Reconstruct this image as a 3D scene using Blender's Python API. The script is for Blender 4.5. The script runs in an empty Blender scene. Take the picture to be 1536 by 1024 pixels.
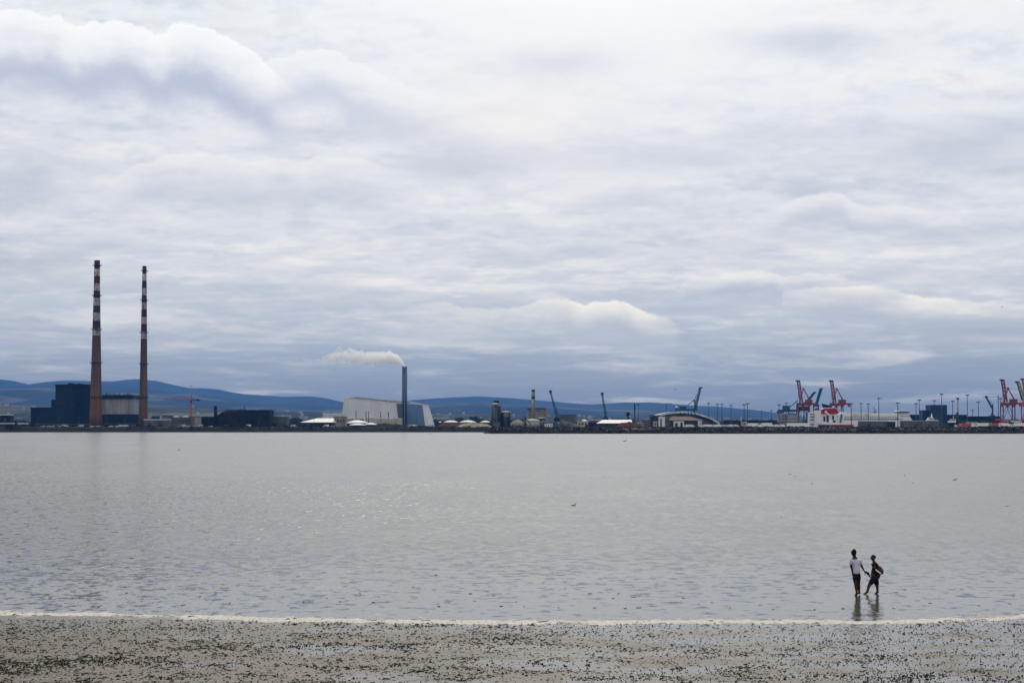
import bpy, math, random
import numpy as np
from mathutils import Vector
random.seed(7); rng = np.random.default_rng(11)
sc = bpy.context.scene
COL = sc.collection
F = 2930.0; HOR = 638.0; CZ = 6.62
TH = math.atan((HOR-512)/F)
CT, ST = math.cos(TH), math.sin(TH)

def W(px, py, Y):
    "world point at depth Y seen at photo pixel (px, py)"
    a = (px-768)/F; b = (512-py)/F
    dy = CT - b*ST; dz = ST + b*CT
    t = Y/dy
    return Vector((a*t, Y, CZ + dz*t))
def X(px, Y): return W(px, 630, Y).x
def Z(py, Y): return W(768, py, Y).z
def G(px, py, z=0.0):
    a = (px-768)/F; b = (512-py)/F
    dy = CT - b*ST; dz = ST + b*CT
    t = (z-CZ)/dz
    return Vector((a*t, dy*t, z))

# ------------------------------------------------------------------ node helper
class E:
    def __init__(s, nt, sock): s.nt = nt; s.s = sock
    def _m(s, op, o=None, c=None, rev=False):
        n = s.nt.nodes.new('ShaderNodeMath'); n.operation = op
        a, b = (o, s) if rev else (s, o)
        for i, v in enumerate((a, b, c)):
            if v is None: continue
            if isinstance(v, E): s.nt.links.new(v.s, n.inputs[i])
            else: n.inputs[i].default_value = float(v)
        return E(s.nt, n.outputs[0])
    def __add__(s, o): return s._m('ADD', o)
    __radd__ = __add__
    def __mul__(s, o): return s._m('MULTIPLY', o)
    __rmul__ = __mul__
    def __sub__(s, o): return s._m('SUBTRACT', o)
    def __rsub__(s, o): return s._m('SUBTRACT', o, rev=True)
    def __truediv__(s, o): return s._m('DIVIDE', o)
    def __rtruediv__(s, o): return s._m('DIVIDE', o, rev=True)
    def pow(s, o): return s._m('POWER', o)
    def max(s, o): return s._m('MAXIMUM', o)
    def min(s, o): return s._m('MINIMUM', o)
    def f(s, op, o=None): return s._m(op, o)
    def smooth(s, a, b, lo=0., hi=1., kind='SMOOTHSTEP'):
        n = s.nt.nodes.new('ShaderNodeMapRange'); n.interpolation_type = kind
        s.nt.links.new(s.s, n.inputs['Value'])
        n.inputs['From Min'].default_value = a; n.inputs['From Max'].default_value = b
        n.inputs['To Min'].default_value = lo; n.inputs['To Max'].default_value = hi
        return E(s.nt, n.outputs['Result'])
    def curve(s, pts):
        x0, x1 = pts[0][0], pts[-1][0]
        ys = [p[1] for p in pts]; y0, y1 = min(ys), max(ys)
        if y1-y0 < 1e-6: y1 = y0+1
        t = s.smooth(x0, x1, 0, 1, 'LINEAR')
        n = s.nt.nodes.new('ShaderNodeFloatCurve'); c = n.mapping.curves[0]
        q = [((a-x0)/(x1-x0), (b-y0)/(y1-y0)) for a, b in pts]
        c.points[0].location = q[0]; c.points[1].location = q[-1]
        for p in q[1:-1]: c.points.new(*p)
        n.mapping.update()
        s.nt.links.new(t.s, n.inputs['Value'])
        return E(s.nt, n.outputs[0])*(y1-y0)+y0
def vec(nt, x, y, z=0.):
    n = nt.nodes.new('ShaderNodeCombineXYZ')
    for i, v in enumerate((x, y, z)):
        if isinstance(v, E): nt.links.new(v.s, n.inputs[i])
        else: n.inputs[i].default_value = v
    return E(nt, n.outputs[0])
def noise(nt, v, scale=1., detail=4., rough=.5, color=False, dist=0.):
    n = nt.nodes.new('ShaderNodeTexNoise'); nt.links.new(v.s, n.inputs['Vector'])
    n.inputs['Scale'].default_value = scale; n.inputs['Detail'].default_value = detail
    n.inputs['Roughness'].default_value = rough; n.inputs['Distortion'].default_value = dist
    return E(nt, n.outputs['Color' if color else 'Fac'])
def sep(nt, v):
    n = nt.nodes.new('ShaderNodeSeparateXYZ'); nt.links.new(v.s, n.inputs[0])
    return [E(nt, n.outputs[i]) for i in range(3)]
def lin(c):
    return tuple((v/12.92 if v <= .04045 else ((v+.055)/1.055)**2.4) for v in (x/255 for x in c))
def mixc(nt, f, a, b):
    n = nt.nodes.new('ShaderNodeMix'); n.data_type = 'RGBA'; n.clamp_factor = True
    for k, v in ((0, f), (6, a), (7, b)):
        if isinstance(v, E): nt.links.new(v.s, n.inputs[k])
        elif k == 0: n.inputs[0].default_value = v
        else: n.inputs[k].default_value = (*v[:3], 1)
    return E(nt, n.outputs[2])
def coord(nt, which='Object'):
    n = nt.nodes.new('ShaderNodeTexCoord'); return E(nt, n.outputs[which])
def position(nt):
    n = nt.nodes.new('ShaderNodeNewGeometry'); return E(nt, n.outputs['Position'])

# ------------------------------------------------------------------ materials
MATS = {}
def newmat(name):
    m = bpy.data.materials.new(name); m.use_nodes = True
    nt = m.node_tree; nt.nodes.clear()
    o = nt.nodes.new('ShaderNodeOutputMaterial'); p = nt.nodes.new('ShaderNodeBsdfPrincipled')
    nt.links.new(p.outputs[0], o.inputs[0]); return m, nt, p, o
def mat(name, c, rough=.7, var=.25, scale=.3, c2=None, metal=0., streak=False, spec=.08):
    "plain weathered surface: base colour with grime patches, optional vertical streaks"
    if name in MATS: return MATS[name]
    m, nt, p, o = newmat(name)
    P = position(nt); x, y, z = sep(nt, P)
    if streak: v = vec(nt, x*1.0, y*1.0, z*.12)
    else: v = P
    n = noise(nt, v, scale, 5, .6)
    c2 = c2 or tuple(max(0, k*(1-2*var)) for k in c)
    col = mixc(nt, n.smooth(.35, .7), c, c2)
    nt.links.new(col.s, p.inputs['Base Color'])
    p.inputs['Roughness'].default_value = rough; p.inputs['Metallic'].default_value = metal
    p.inputs['Specular IOR Level'].default_value = spec
    MATS[name] = m; return m

# ------------------------------------------------------------------ meshes
def rootloc(o):
    while o.parent is not None: o = o.parent
    return o.location
class MB:
    def __init__(s): s.v = []; s.f = []; s.sm = []
    def add(s, vs, fs, smooth=False):
        k = len(s.v); s.v += [tuple(q) for q in vs]
        for f in fs: s.f.append(tuple(i+k for i in f)); s.sm.append(smooth)
        return s
    def box(s, x0, x1, y0, y1, z0, z1):
        return s.add([(x0,y0,z0),(x1,y0,z0),(x1,y1,z0),(x0,y1,z0),(x0,y0,z1),(x1,y0,z1),(x1,y1,z1),(x0,y1,z1)],
              [(3,2,1,0),(4,5,6,7),(0,1,5,4),(1,2,6,5),(2,3,7,6),(3,0,4,7)])
    def prism(s, prof, y0, y1):
        "prof: closed list of (x,z), extruded along y"
        n = len(prof)
        vs = [(x, y0, z) for x, z in prof]+[(x, y1, z) for x, z in prof]
        return s.add(vs, [tuple(range(n)), tuple(reversed(range(n, 2*n)))]+[(i, i+n, (i+1) % n+n, (i+1) % n) for i in range(n)])
    def xprism(s, prof, x0, x1):
        n = len(prof)
        vs = [(x0, y, z) for y, z in prof]+[(x1, y, z) for y, z in prof]
        return s.add(vs, [tuple(reversed(range(n))), tuple(range(n, 2*n))]+[((i+1) % n, (i+1) % n+n, i+n, i) for i in range(n)])
    def lathe(s, cx, cy, prof, n=20, cap=True):
        "prof: list of (r, z)"
        vs = []; fs = []
        for r, z in prof:
            for i in range(n):
                a = 2*math.pi*i/n; vs.append((cx+r*math.cos(a), cy+r*math.sin(a), z))
        for j in range(len(prof)-1):
            for i in range(n):
                fs.append((j*n+i, j*n+(i+1) % n, (j+1)*n+(i+1) % n, (j+1)*n+i))
        s.add(vs, fs, True)
        if cap:
            k = len(s.v)-len(vs)
            s.f.append(tuple(k+i for i in reversed(range(n)))); s.sm.append(False)
            s.f.append(tuple(k+(len(prof)-1)*n+i for i in range(n))); s.sm.append(False)
        return s
    def cyl(s, cx, cy, r, z0, z1, r1=None, n=12): return s.lathe(cx, cy, [(r, z0), (r if r1 is None else r1, z1)], n)
    def beam(s, p, q, w, h=None):
        p, q = Vector(p), Vector(q); h = h or w
        d = (q-p).normalized(); up = Vector((0, 1, 0)) if abs(d.y) < .9 else Vector((0, 0, 1))
        a = d.cross(up).normalized()*w/2; b = d.cross(a).normalized()*h/2
        vs = [p-a-b, p+a-b, p+a+b, p-a+b, q-a-b, q+a-b, q+a+b, q-a+b]
        return s.add(vs, [(3,2,1,0),(4,5,6,7),(0,1,5,4),(1,2,6,5),(2,3,7,6),(3,0,4,7)])
    def lattice(s, p, q, w, t, n):
        "square lattice boom: four chords and zigzag bracing, width w, member t"
        p, q = Vector(p), Vector(q); d = (q-p).normalized()
        up = Vector((0, 1, 0)); a = d.cross(up).normalized()*w/2; b = up*w/2
        cs = [a+b, a-b, -a-b, -a+b]
        for c in cs: s.beam(p+c, q+c, t)
        for i in range(n):
            u = p+(q-p)*i/n; v = p+(q-p)*(i+1)/n
            for k in range(4):
                c, e = cs[k], cs[(k+1) % 4]
                if i % 2: c, e = e, c
                s.beam(u+c, v+e, t*.7)
                s.beam(v+c, v+e, t*.6)
        return s
    def build(s, name, m, parent=None, loc=None):
        me = bpy.data.meshes.new(name)
        L = Vector((0, 0, 0))
        if parent is not None: L = Vector(rootloc(parent))
        elif loc is not None: L = Vector(loc)
        me.from_pydata([(x-L.x, y-L.y, z-L.z) for x, y, z in s.v], [], s.f)
        me.polygons.foreach_set('use_smooth', s.sm); me.update()
        if m: me.materials.append(m)
        o = bpy.data.objects.new(name, me); COL.objects.link(o)
        if parent is not None: o.parent = parent
        elif loc is not None: o.location = L
        return o
def tag(o, label=None, cat=None, group=None, kind=None):
    for k, v in (('label', label), ('category', cat), ('group', group), ('kind', kind)):
        if v: o[k] = v
    return o
def thing(name, loc, label, cat, group=None):
    o = bpy.data.objects.new(name, None); COL.objects.link(o); o.location = loc
    o.empty_display_size = 1
    return tag(o, label, cat, group)
def copy_tree(o, parent=None):
    c = o.copy(); COL.objects.link(c)
    if parent is not None: c.parent = parent
    for ch in list(o.children): copy_tree(ch, c)
    return c
def pnoise(x, y, seed=0):
    "smooth value noise on numpy arrays, 0..1"
    x = np.asarray(x, float); y = np.asarray(y, float)
    xi = np.floor(x).astype(np.int64); yi = np.floor(y).astype(np.int64); fx = x-xi; fy = y-yi
    fx = fx*fx*(3-2*fx); fy = fy*fy*(3-2*fy)
    def h(a, b):
        n = (a*374761393+b*668265263+seed*1442695041) & 0x7fffffff
        n = ((n ^ (n >> 13))*1274126177) & 0x7fffffff
        return ((n ^ (n >> 16)) & 0xffff)/65535.
    return (h(xi, yi)*(1-fx)+h(xi+1, yi)*fx)*(1-fy)+(h(xi, yi+1)*(1-fx)+h(xi+1, yi+1)*fx)*fy
def fbm(x, y, seed=0, o=4):
    r = 0; a = .5; t = 0
    for k in range(o):
        r = r+a*pnoise(np.asarray(x)*2**k, np.asarray(y)*2**k, seed+k); t += a; a *= .5
    return r/t
def grid(xs, ys, zf):
    XX, YY = np.meshgrid(xs, ys); ZZ = zf(XX, YY)
    nx, ny = len(xs), len(ys)
    vs = list(zip(XX.ravel().tolist(), YY.ravel().tolist(), ZZ.ravel().tolist()))
    fs = [(j*nx+i, j*nx+i+1, (j+1)*nx+i+1, (j+1)*nx+i) for j in range(ny-1) for i in range(nx-1)]
    return vs, fs
LAND = 5.0
SKY_GAIN = 1.0
HAZE_C = (.08, .36, 1.0); HAZE_D = 2.7e-5; HAZE_S = (.055, .255, .680)
WATER_A = (.074, .077, .050); WATER_B = (.096, .094, .062)
SAND_A = (.100, .070, .042); SAND_B = (.046, .034, .020); SAND_F = (.060, .058, .055)
FOAM = (.62, .59, .54)
# ================================================================== camera, sky, light
cam = bpy.data.objects.new('camera', bpy.data.cameras.new('camera')); COL.objects.link(cam)
cam.data.sensor_width = 36; cam.data.lens = F/1536*36; cam.data.clip_start = .5; cam.data.clip_end = 60000
cam.location = (0, 0, CZ); cam.rotation_euler = (math.pi/2+TH, 0, 0)
sc.camera = cam
sc.view_settings.view_transform = 'Standard'; sc.view_settings.look = 'None'
sc.view_settings.exposure = 0; sc.view_settings.gamma = 1
sc.cycles.max_bounces = 12; sc.cycles.volume_bounces = 12; sc.cycles.volume_step_rate = 1
sc.cycles.volume_max_steps = 256
sc.cycles.caustics_reflective = False; sc.cycles.caustics_refractive = False
sc.cycles.use_denoising = True

SUN_EL, SUN_AZ = 52, 6
w = bpy.data.worlds.new('World'); sc.world = w; w.use_nodes = True
nt = w.node_tree; nt.nodes.clear()
wo = nt.nodes.new('ShaderNodeOutputWorld'); bg = nt.nodes.new('ShaderNodeBackground')
nt.links.new(bg.outputs[0], wo.inputs[0])
sky = nt.nodes.new('ShaderNodeTexSky'); sky.sky_type = 'NISHITA'; sky.sun_disc = False
sky.sun_elevation = math.radians(SUN_EL); sky.sun_rotation = math.radians(SUN_AZ)
D = coord(nt, 'Generated'); dx, dy, dz = sep(nt, D)
az = dx.f('ARCTAN2', dy); el = dz.f('ARCSINE')
U = az*29.3; V = el*29.3                      # hundreds of photo pixels from the view axis / above the horizon
# cloud-sheet coordinates: rows of cloud pack together towards the horizon
Wv = (V.max(0)+.9).f('LOGARITHM', math.e)
big = noise(nt, vec(nt, U*.16, Wv*2.2, 3.1), 1, 4, .55)
mid = noise(nt, vec(nt, U*.45, Wv*6.5, 7.7), 1, 5, .58, dist=.3)
fine = noise(nt, vec(nt, U*1.4, Wv*10, 1.7), 1, 5, .6)
puf = noise(nt, vec(nt, U*2.6, V*3.0, 4.2), 1, 8, .68)        # billow edges
soft = noise(nt, vec(nt, U*.5, V*.8, 9.2), 1, 3, .5)
Vw = V+(mid-.5)*.5
n = nt.nodes.new('ShaderNodeValToRGB'); cr = n.color_ramp
stops = [(0, (116,140,176)), (.5, (130,152,186)), (1.0, (154,171,197)), (1.5, (182,193,211)), (2.0, (201,208,221)),
         (2.6, (214,219,229)), (3.3, (222,226,234)), (4.3, (227,230,238)), (5.3, (232,237,244)), (6.4, (233,240,246)), (9, (228,226,217)), (30, (212,211,204))]
for i, (v, c) in enumerate(stops):
    e = cr.elements[i] if i < 2 else cr.elements.new(v/30)
    e.position = v/30
for e, (v, c) in zip(sorted(cr.elements, key=lambda e: e.position), stops): e.color = (*lin(c), 1)
nt.links.new((Vw/30.).s, n.inputs[0]); base = E(nt, n.outputs[0])
def PX(pts): return [((x-768)/100., (638-y)/100.) for x, y in pts]
WHITE = lin((253,254,255)); CREAM = lin((240,239,240)); LAV = lin((186,195,214)); BLU = lin((140,158,186))
def blob(x, y, rx, ry, warp=.8):
    a = (U-((x-768)/100.)+(soft-.5)*warp*2)/(rx/100.); b = (V-((638-y)/100.)+(puf-.5)*warp*.35+(mid-.5)*warp*.5)/(ry/100.)
    return (0.-(a*a+b*b)).f('EXPONENT')
col = base
# broad light and dark rows of stratus
col = mixc(nt, mid.smooth(.50, .72)*.40, col, CREAM)
col = mixc(nt, big.smooth(.55, .3)*.30*V.smooth(.3, 2.)*V.smooth(8, 6.4), col, LAV)
# relief: rows of cloud catch the light along their upper edges and are grey below
def relief(su, sv, dv, seed, k, rough=.6, sl=0.):
    global col
    a1 = noise(nt, vec(nt, U*su+(puf-.5)*sl, Wv*sv, seed), 1, 7, rough); a2 = noise(nt, vec(nt, U*su+(puf-.5)*sl, (Wv+dv)*sv, seed), 1, 7, rough)
    q = a1-a2; g = V.smooth(.2, 2.6)*V.smooth(7.5, 6.4)
    col = mixc(nt, q.smooth(.01, .13)*k*g, col, lin((246,245,243)))
    col = mixc(nt, q.smooth(-.01, -.13)*k*.85*g, col, lin((178,189,210)))
relief(.20, 3.4, .045, 11.3, .60)
relief(.42, 7.0, .024, 14.9, .34)
relief(.9, 15., .012, 17.1, .15, .6)
col = mixc(nt, (fine.smooth(.50, .72))*.26*V.smooth(.2, 1.8), col, lin((232,229,230)))
col = mixc(nt, fine.smooth(.48, .28)*.20, col, lin((158,174,203)))
# bright veil in front of the sun, up the middle
glow = blob(900, 20, 420, 190, 1.2)
col = mixc(nt, glow.min(1)*.92, col, lin((249,249,251)))
col = mixc(nt, blob(760, 190, 130, 60)*.6, col, lin((252,248,244)))
col = mixc(nt, blob(1500, 30, 260, 60)*.45, col, lin((243,245,245)))
# shaded patches
for x, y, rx, ry, s in ((1460, 228, 150, 40, .55), (690, 252, 120, 26, .6), (40, 285, 70, 35, .7), (200, 262, 70, 22, .35), (1230, 78, 110, 22, .5), (1180, 205, 120, 18, .3),
                        (820, 100, 90, 26, .35), (1000, 240, 160, 18, .3), (480, 195, 90, 14, .45)):
    col = mixc(nt, blob(x, y, rx, ry)*s, col, LAV)
for x, y, rx, ry, s in ((100, 560, 260, 18, .35), (120, 500, 160, 14, .3), (1400, 555, 260, 22, .35), (820, 560, 200, 20, .25), (1480, 500, 180, 16, .4), (40, 400, 120, 20, .35)):
    col = mixc(nt, blob(x, y, rx, ry)*s, col, BLU)
def bank(top, strength, thick, rough, colr, shade, sh_off, sh_w, sh_amt, edge=.045):
    global col
    t = U.curve(PX(top)) + (puf-.5)*rough
    s = U.curve([((x-768)/100., v) for x, v in strength])
    d = t-V                                      # depth below the cloud's top edge
    inside = d.smooth(-edge*.4, edge)
    lit = inside*(0.-(d.max(0)/thick)).f('EXPONENT')*s
    q = (d-sh_off+(soft-.5)*sh_off*.8)/sh_w
    sh = inside*(0.-(q*q)).f('EXPONENT')*s*sh_amt
    col = mixc(nt, sh.min(1), col, shade)
    col = mixc(nt, lit.min(1), col, colr)
# small clouds low down first, big near ones last
bank([(380,400),(500,374),(560,360),(700,352),(800,366),(860,360),(1000,375),(1100,390)], [(380,0),(480,.35),(760,.4),(1000,.25),(1100,0)], .14, .22, CREAM, LAV, .3, .2, .25)
bank([(540,486),(580,480),(610,487),(640,484),(665,481),(700,490),(760,500)], [(540,0),(590,.4),(625,.08),(665,.5),(700,.1),(760,0)], .1, .18, lin((232,230,230)), lin((168,182,206)), .2, .1, .5)
bank([(600,462),(650,455),(720,462),(780,458),(800,452),(825,446),(850,448),(872,455),(900,450),(925,449),(955,461),(985,470),(1020,488)],
     [(600,0),(650,.3),(760,.4),(800,.55),(850,.75),(885,1),(950,.95),(990,.5),(1020,0)], .24, .24, lin((250,247,240)), lin((162,176,202)), .42, .14, .9)
bank([(1020,424),(1060,413),(1110,409),(1150,409),(1180,416),(1215,412),(1240,414),(1290,424),(1340,430)], [(1020,0),(1070,.6),(1140,.75),(1190,.5),(1230,.7),(1270,.4),(1340,0)], .15, .22, lin((246,244,240)), lin((160,174,202)), .27, .1, .9)
bank([(1170,440),(1210,434),(1250,432),(1290,431),(1330,437),(1370,448),(1400,450),(1440,456),(1536,462),(1600,468)],
     [(1170,0),(1210,.55),(1290,.75),(1335,.5),(1365,.85),(1400,.85),(1440,.5),(1536,.45),(1600,.4)], .19, .22, lin((249,246,240)), lin((162,176,202)), .36, .14, .8)
bank([(1110,330),(1160,316),(1190,303),(1220,296),(1245,293),(1270,305),(1290,313),(1330,312),(1370,320),(1400,326),(1450,322),(1536,316),(1600,312)],
     [(1110,0),(1160,.35),(1220,.8),(1250,.8),(1300,.6),(1360,.6),(1420,.35),(1536,.55),(1600,.5)], .17, .18, lin((242,241,242)), lin((180,190,212)), .34, .15, .8)
bank([(820,290),(870,280),(910,274),(950,267),(980,272),(1010,280),(1060,290)], [(820,0),(880,.35),(950,.6),(1000,.35),(1060,0)], .14, .14, lin((232,233,238)), LAV, .3, .14, .5)
bank([(160,285),(195,262),(230,247),(290,236),(340,238),(385,244),(420,237),(450,246),(480,236),(530,239),(580,252),(640,262)],
     [(160,0),(195,.45),(290,.75),(420,.7),(500,.75),(580,.4),(640,0)], .22, .28, lin((242,242,244)), LAV, .5, .25, .7)
bank([(380,110),(400,98),(430,88),(480,83),(530,97),(580,117),(640,140),(700,158),(760,170)], [(380,0),(405,.85),(470,.95),(560,.8),(640,.5),(760,.2)], .30, .4, lin((247,248,250)), lin((196,203,222)), .66, .24, .8)
bank([(-200,60),(-60,52),(0,44),(45,38),(90,44),(120,56),(150,53),(190,46),(215,52),(240,63),(262,50),(292,45),(330,60),(370,84),(400,104),(425,128),(460,150)],
     [(-200,.7),(0,.95),(330,1),(385,.9),(420,.35),(460,0)], .42, .42, WHITE, lin((180,188,214)), .86, .30, .95)
# the rest of the dome: brighter towards the veiled sun, duller to the sides, boosted behind the camera
sa = math.radians(SUN_AZ); se = math.radians(33)
dot = dx*(math.sin(sa)*math.cos(se))+dy*(math.cos(sa)*math.cos(se))+dz*math.sin(se)
halo = dot.smooth(.86, 1.0)*V.smooth(5.5, 11)
side = dot.smooth(.0, .93, 1.75, 1.)  # extra sky brightness behind the camera, added to light faces turned towards it
up = V.smooth(6.4, 9)
n2 = noise(nt, D, 3.0, 5, .6)
# the air between here and the sky is real haze: take its share out of what stands beyond it
L = (513./(V/29.3).max(1e-3)).min(23000.); Tn = (L*(-HAZE_D)).f('EXPONENT'); Om = 1.-Tn
def vm(op, a, b_):
    n = nt.nodes.new('ShaderNodeVectorMath'); n.operation = op; nt.links.new(a.s, n.inputs[0])
    if isinstance(b_, E): nt.links.new(b_.s, n.inputs[1])
    else: n.inputs[1].default_value = b_
    return E(nt, n.outputs[0])
col = vm('SUBTRACT', col, vm('MULTIPLY', vec(nt, Om, Om, Om), HAZE_S))
col = vm('MAXIMUM', vm('DIVIDE', col, vec(nt, Tn, Tn, Tn)), (.02, .02, .02))
col = mixc(nt, halo, col, (2.5, 2.42, 2.25))
def scale(c, k):
    n = nt.nodes.new('ShaderNodeVectorMath'); n.operation = 'SCALE'; nt.links.new(c.s, n.inputs[0])
    if isinstance(k, E): nt.links.new(k.s, n.inputs['Scale'])
    else: n.inputs['Scale'].default_value = k
    return E(nt, n.outputs[0])
k = 1.-up*(1.-(n2.smooth(.3, .7, .58, 1.15)))
aa = (az-.02)*(az-.02)
k = k*(1.-up*V.smooth(22, 13)*(1.-aa.smooth(.0, .11, 1.05, .28)))
k = k*(1.-(1.-side)*(dy.smooth(.9, .3)))
sk = scale(E(nt, sky.outputs[0]), .5)
col = mixc(nt, .04, scale(col, k*SKY_GAIN*10.), sk)
nt.links.new(col.s, bg.inputs[0]); bg.inputs[1].default_value = .1
w.cycles.sampling_method = 'MANUAL'; w.cycles.sample_map_resolution = 1024

sl = bpy.data.lights.new('sun', 'SUN'); sl.energy = 1.5; sl.angle = math.radians(18); sl.color = (1, .98, .95)
so = bpy.data.objects.new('sun', sl); COL.objects.link(so)
a, e = math.radians(SUN_AZ), math.radians(SUN_EL)
sd = Vector((math.sin(a)*math.cos(e), math.cos(a)*math.cos(e), math.sin(e)))
so.rotation_euler = sd.to_track_quat('Z', 'Y').to_euler(); so.location = (0, 100, 300)

# ================================================================== haze
hz = MB().box(-11000, 11000, -300, 23000, -7, 520).build('haze', None)
tag(hz, 'pale blue haze lying over the bay and the hills', 'haze', kind='stuff')
m = bpy.data.materials.new('haze'); m.use_nodes = True; nt = m.node_tree; nt.nodes.clear()
o = nt.nodes.new('ShaderNodeOutputMaterial'); v = nt.nodes.new('ShaderNodeVolumePrincipled')
v.inputs['Color'].default_value = (*HAZE_C, 1); v.inputs['Density'].default_value = HAZE_D; v.inputs['Anisotropy'].default_value = .5
nt.links.new(v.outputs[0], o.inputs['Volume']); hz.data.materials.append(m)

# ================================================================== water, sand, foam
SH = [(-900,915),(0,919),(140,921),(270,924),(370,928),(600,932),(900,933.5),(1100,932),(1300,933),(1440,929.5),(1536,923.5),(2400,915)]
SHp = [G(a, b) for a, b in SH]; SHx = [p.x for p in SHp]; SHy = [p.y for p in SHp]
def shore(x): return np.interp(x, SHx, SHy)
wt = MB(); wt.add([(-3000, 20, 0), (3000, 20, 0), (3000, 1960, 0), (-3000, 1960, 0)], [(0, 1, 2, 3)])
wt = tag(wt.build('water', None), kind='structure')
m, nt, p, o = newmat('bay_water')
P = position(nt); x, y, z = sep(nt, P)
dist = y-66.
n1 = noise(nt, vec(nt, x*2.2, y*1.15, 0.), 1., 6, .66, color=True)
n3 = noise(nt, vec(nt, x*.12, y*.16, 5.), 1., 4, .6, color=True)
gust = noise(nt, vec(nt, x*.018, y*.006, 2.), 1., 4, .6)
sx, sy, _ = sep(nt, n1); lx, ly, _ = sep(nt, n3)
amp = dist.smooth(0, 100, .20, .95, 'LINEAR')*gust.smooth(.35, .7, .7, 1.3)
amp = amp*x.smooth(-30., 10., 1.5, .9)
n4 = noise(nt, vec(nt, x*1.1, y*1.35, 9.), 1., 2, .5)
nx = (sx-.5)*amp+(lx-.5)*amp*.15; ny = (sy-.5)*amp*1.2+(ly-.5)*amp*.22+(n4-.5)*dist.smooth(0, 120, .15, .24, 'LINEAR')
# steeper little wave faces that throw back the bright sky overhead
sp1 = noise(nt, vec(nt, x*1.3, y*.8, 21.), 1., 4, .65)
glint = sp1.smooth(.57, .61)*x.smooth(8., -12., .15, 1.)*gust.smooth(.3, .55)*dist.smooth(0, 14)*dist.smooth(420, 120)
ny = ny-glint*.36
nv = vec(nt, nx, ny, 1.)
nn = nt.nodes.new('ShaderNodeVectorMath'); nn.operation = 'NORMALIZE'; nt.links.new(nv.s, nn.inputs[0])
nt.links.new(nn.outputs[0], p.inputs['Normal'])
murk = noise(nt, vec(nt, x*.05, y*.03, 0.), 1., 4, .6)
c = mixc(nt, murk.smooth(.35, .65), WATER_A, WATER_B)
c = mixc(nt, x.smooth(-24., 0., .75, 0.)*dist.smooth(260, 10), c, (.03, .034, .036))  # darker cloud reflection on the left, painted into the water colour
c = mixc(nt, dist.smooth(0, 22), (.07, .062, .042), c)
nt.links.new(c.s, p.inputs['Base Color']); rg = dist.smooth(0, 50, .12, .20); nt.links.new(rg.s, p.inputs['Roughness']); p.inputs['IOR'].default_value = 1.33; p.inputs['Specular IOR Level'].default_value = .42
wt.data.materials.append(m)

xs = np.unique(np.concatenate([np.linspace(-160, -24, 50), np.linspace(-24, 24, 360), np.linspace(24, 160, 50)]))
ys = np.unique(np.concatenate([np.linspace(-60, 44, 40), np.linspace(44, 74, 260), np.linspace(74, 120, 24)]))
def sandz(x, y):
    base = (shore(x)-y)/150.
    und = (fbm(x*.5, y*.35, 3)-.5)*.022*np.clip((shore(x)-y)/4., .25, 1)+(fbm(x*3, y*3, 9, 3)-.5)*.006
    return base+und
vs, fs = grid(xs, ys, sandz)
sd_ = MB(); sd_.add(vs, fs, True); sd_ = tag(sd_.build('sand', None), kind='structure')
m, nt, p, o = newmat('wet_sand')
P = position(nt); x, y, z = sep(nt, P)
wet = noise(nt, vec(nt, x*.22, y*.32, 0.), 1., 5, .6)
film = ((wet+x*.007).smooth(.42, .66)).max(y.smooth(60.5, 65.5)*x.smooth(-10, 10, .45, 1.))                       # sheets of water lie more to the right
g2 = noise(nt, vec(nt, x*9., y*5., 0.), 1., 5, .7)
g3 = noise(nt, vec(nt, x*.8, y*1.1, 4.), 1., 5, .6)
c = mixc(nt, g3.smooth(.35, .7), SAND_A, SAND_B)
c = mixc(nt, g2.smooth(.4, .75)*.5, c, (.10, .085, .065))
c = mixc(nt, film*.7, c, SAND_F)
nt.links.new(c.s, p.inputs['Base Color'])
r = film.smooth(0, 1, .48, .18); nt.links.new(r.s, p.inputs['Roughness'])
p.inputs['IOR'].default_value = 1.33
rp = noise(nt, vec(nt, x*5., y*9., 0.), 1., 4, .6, color=True); rx, ry, _ = sep(nt, rp)
dry = 1.-film
r2_ = noise(nt, vec(nt, x*.9, y*3.2, 6.), 1., 4, .6)
nv = vec(nt, (rx-.5)*.16+(g2-.5)*dry*.25, (ry-.5)*.26+(r2_-.5)*dry*.45+(g2-.5)*dry*.3, 1.)
nn = nt.nodes.new('ShaderNodeVectorMath'); nn.operation = 'NORMALIZE'; nt.links.new(nv.s, nn.inputs[0])
nt.links.new(nn.outputs[0], p.inputs['Normal'])
sd_.data.materials.append(m)

# foam: a ragged low ridge of froth following the water's edge
fb = MB(); N = 3400; fx = np.linspace(-70, 70, N)
wid = .80+1.1*fbm(fx*.22, fx*0+3, 21)+.9*(fbm(fx*1.7, fx*0+8, 22)-.4)
wid = wid*np.where(fbm(fx*.45, fx*0+1, 25, 3) < .3, .35, 1.)*np.interp(fx, [-30, 8, 17, 25], [1.15, 1.0, .75, .6])
off = (fbm(fx*.6, fx*0+5, 23)-.5)*.9+(fbm(fx*6, fx*0+5, 24)-.5)*.5
K = 7; vs = []; fs = []
for i in range(N):
    cy = float(shore(fx[i]))+off[i]; hw = max(.05, wid[i]/2)
    for j in range(K):
        t = j/(K-1)*2-1
        yy = cy+t*hw+(float(pnoise(fx[i]*9, j*3.3, 31))-.5)*.22
        zz = max(float(sandz(fx[i], yy)), 0)+.003+(1-t*t)*(.008+.022*float(pnoise(fx[i]*7, j*1.7, 33)))
        vs.append((fx[i], yy, zz if abs(t) < 1 else zz-.008))
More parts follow.
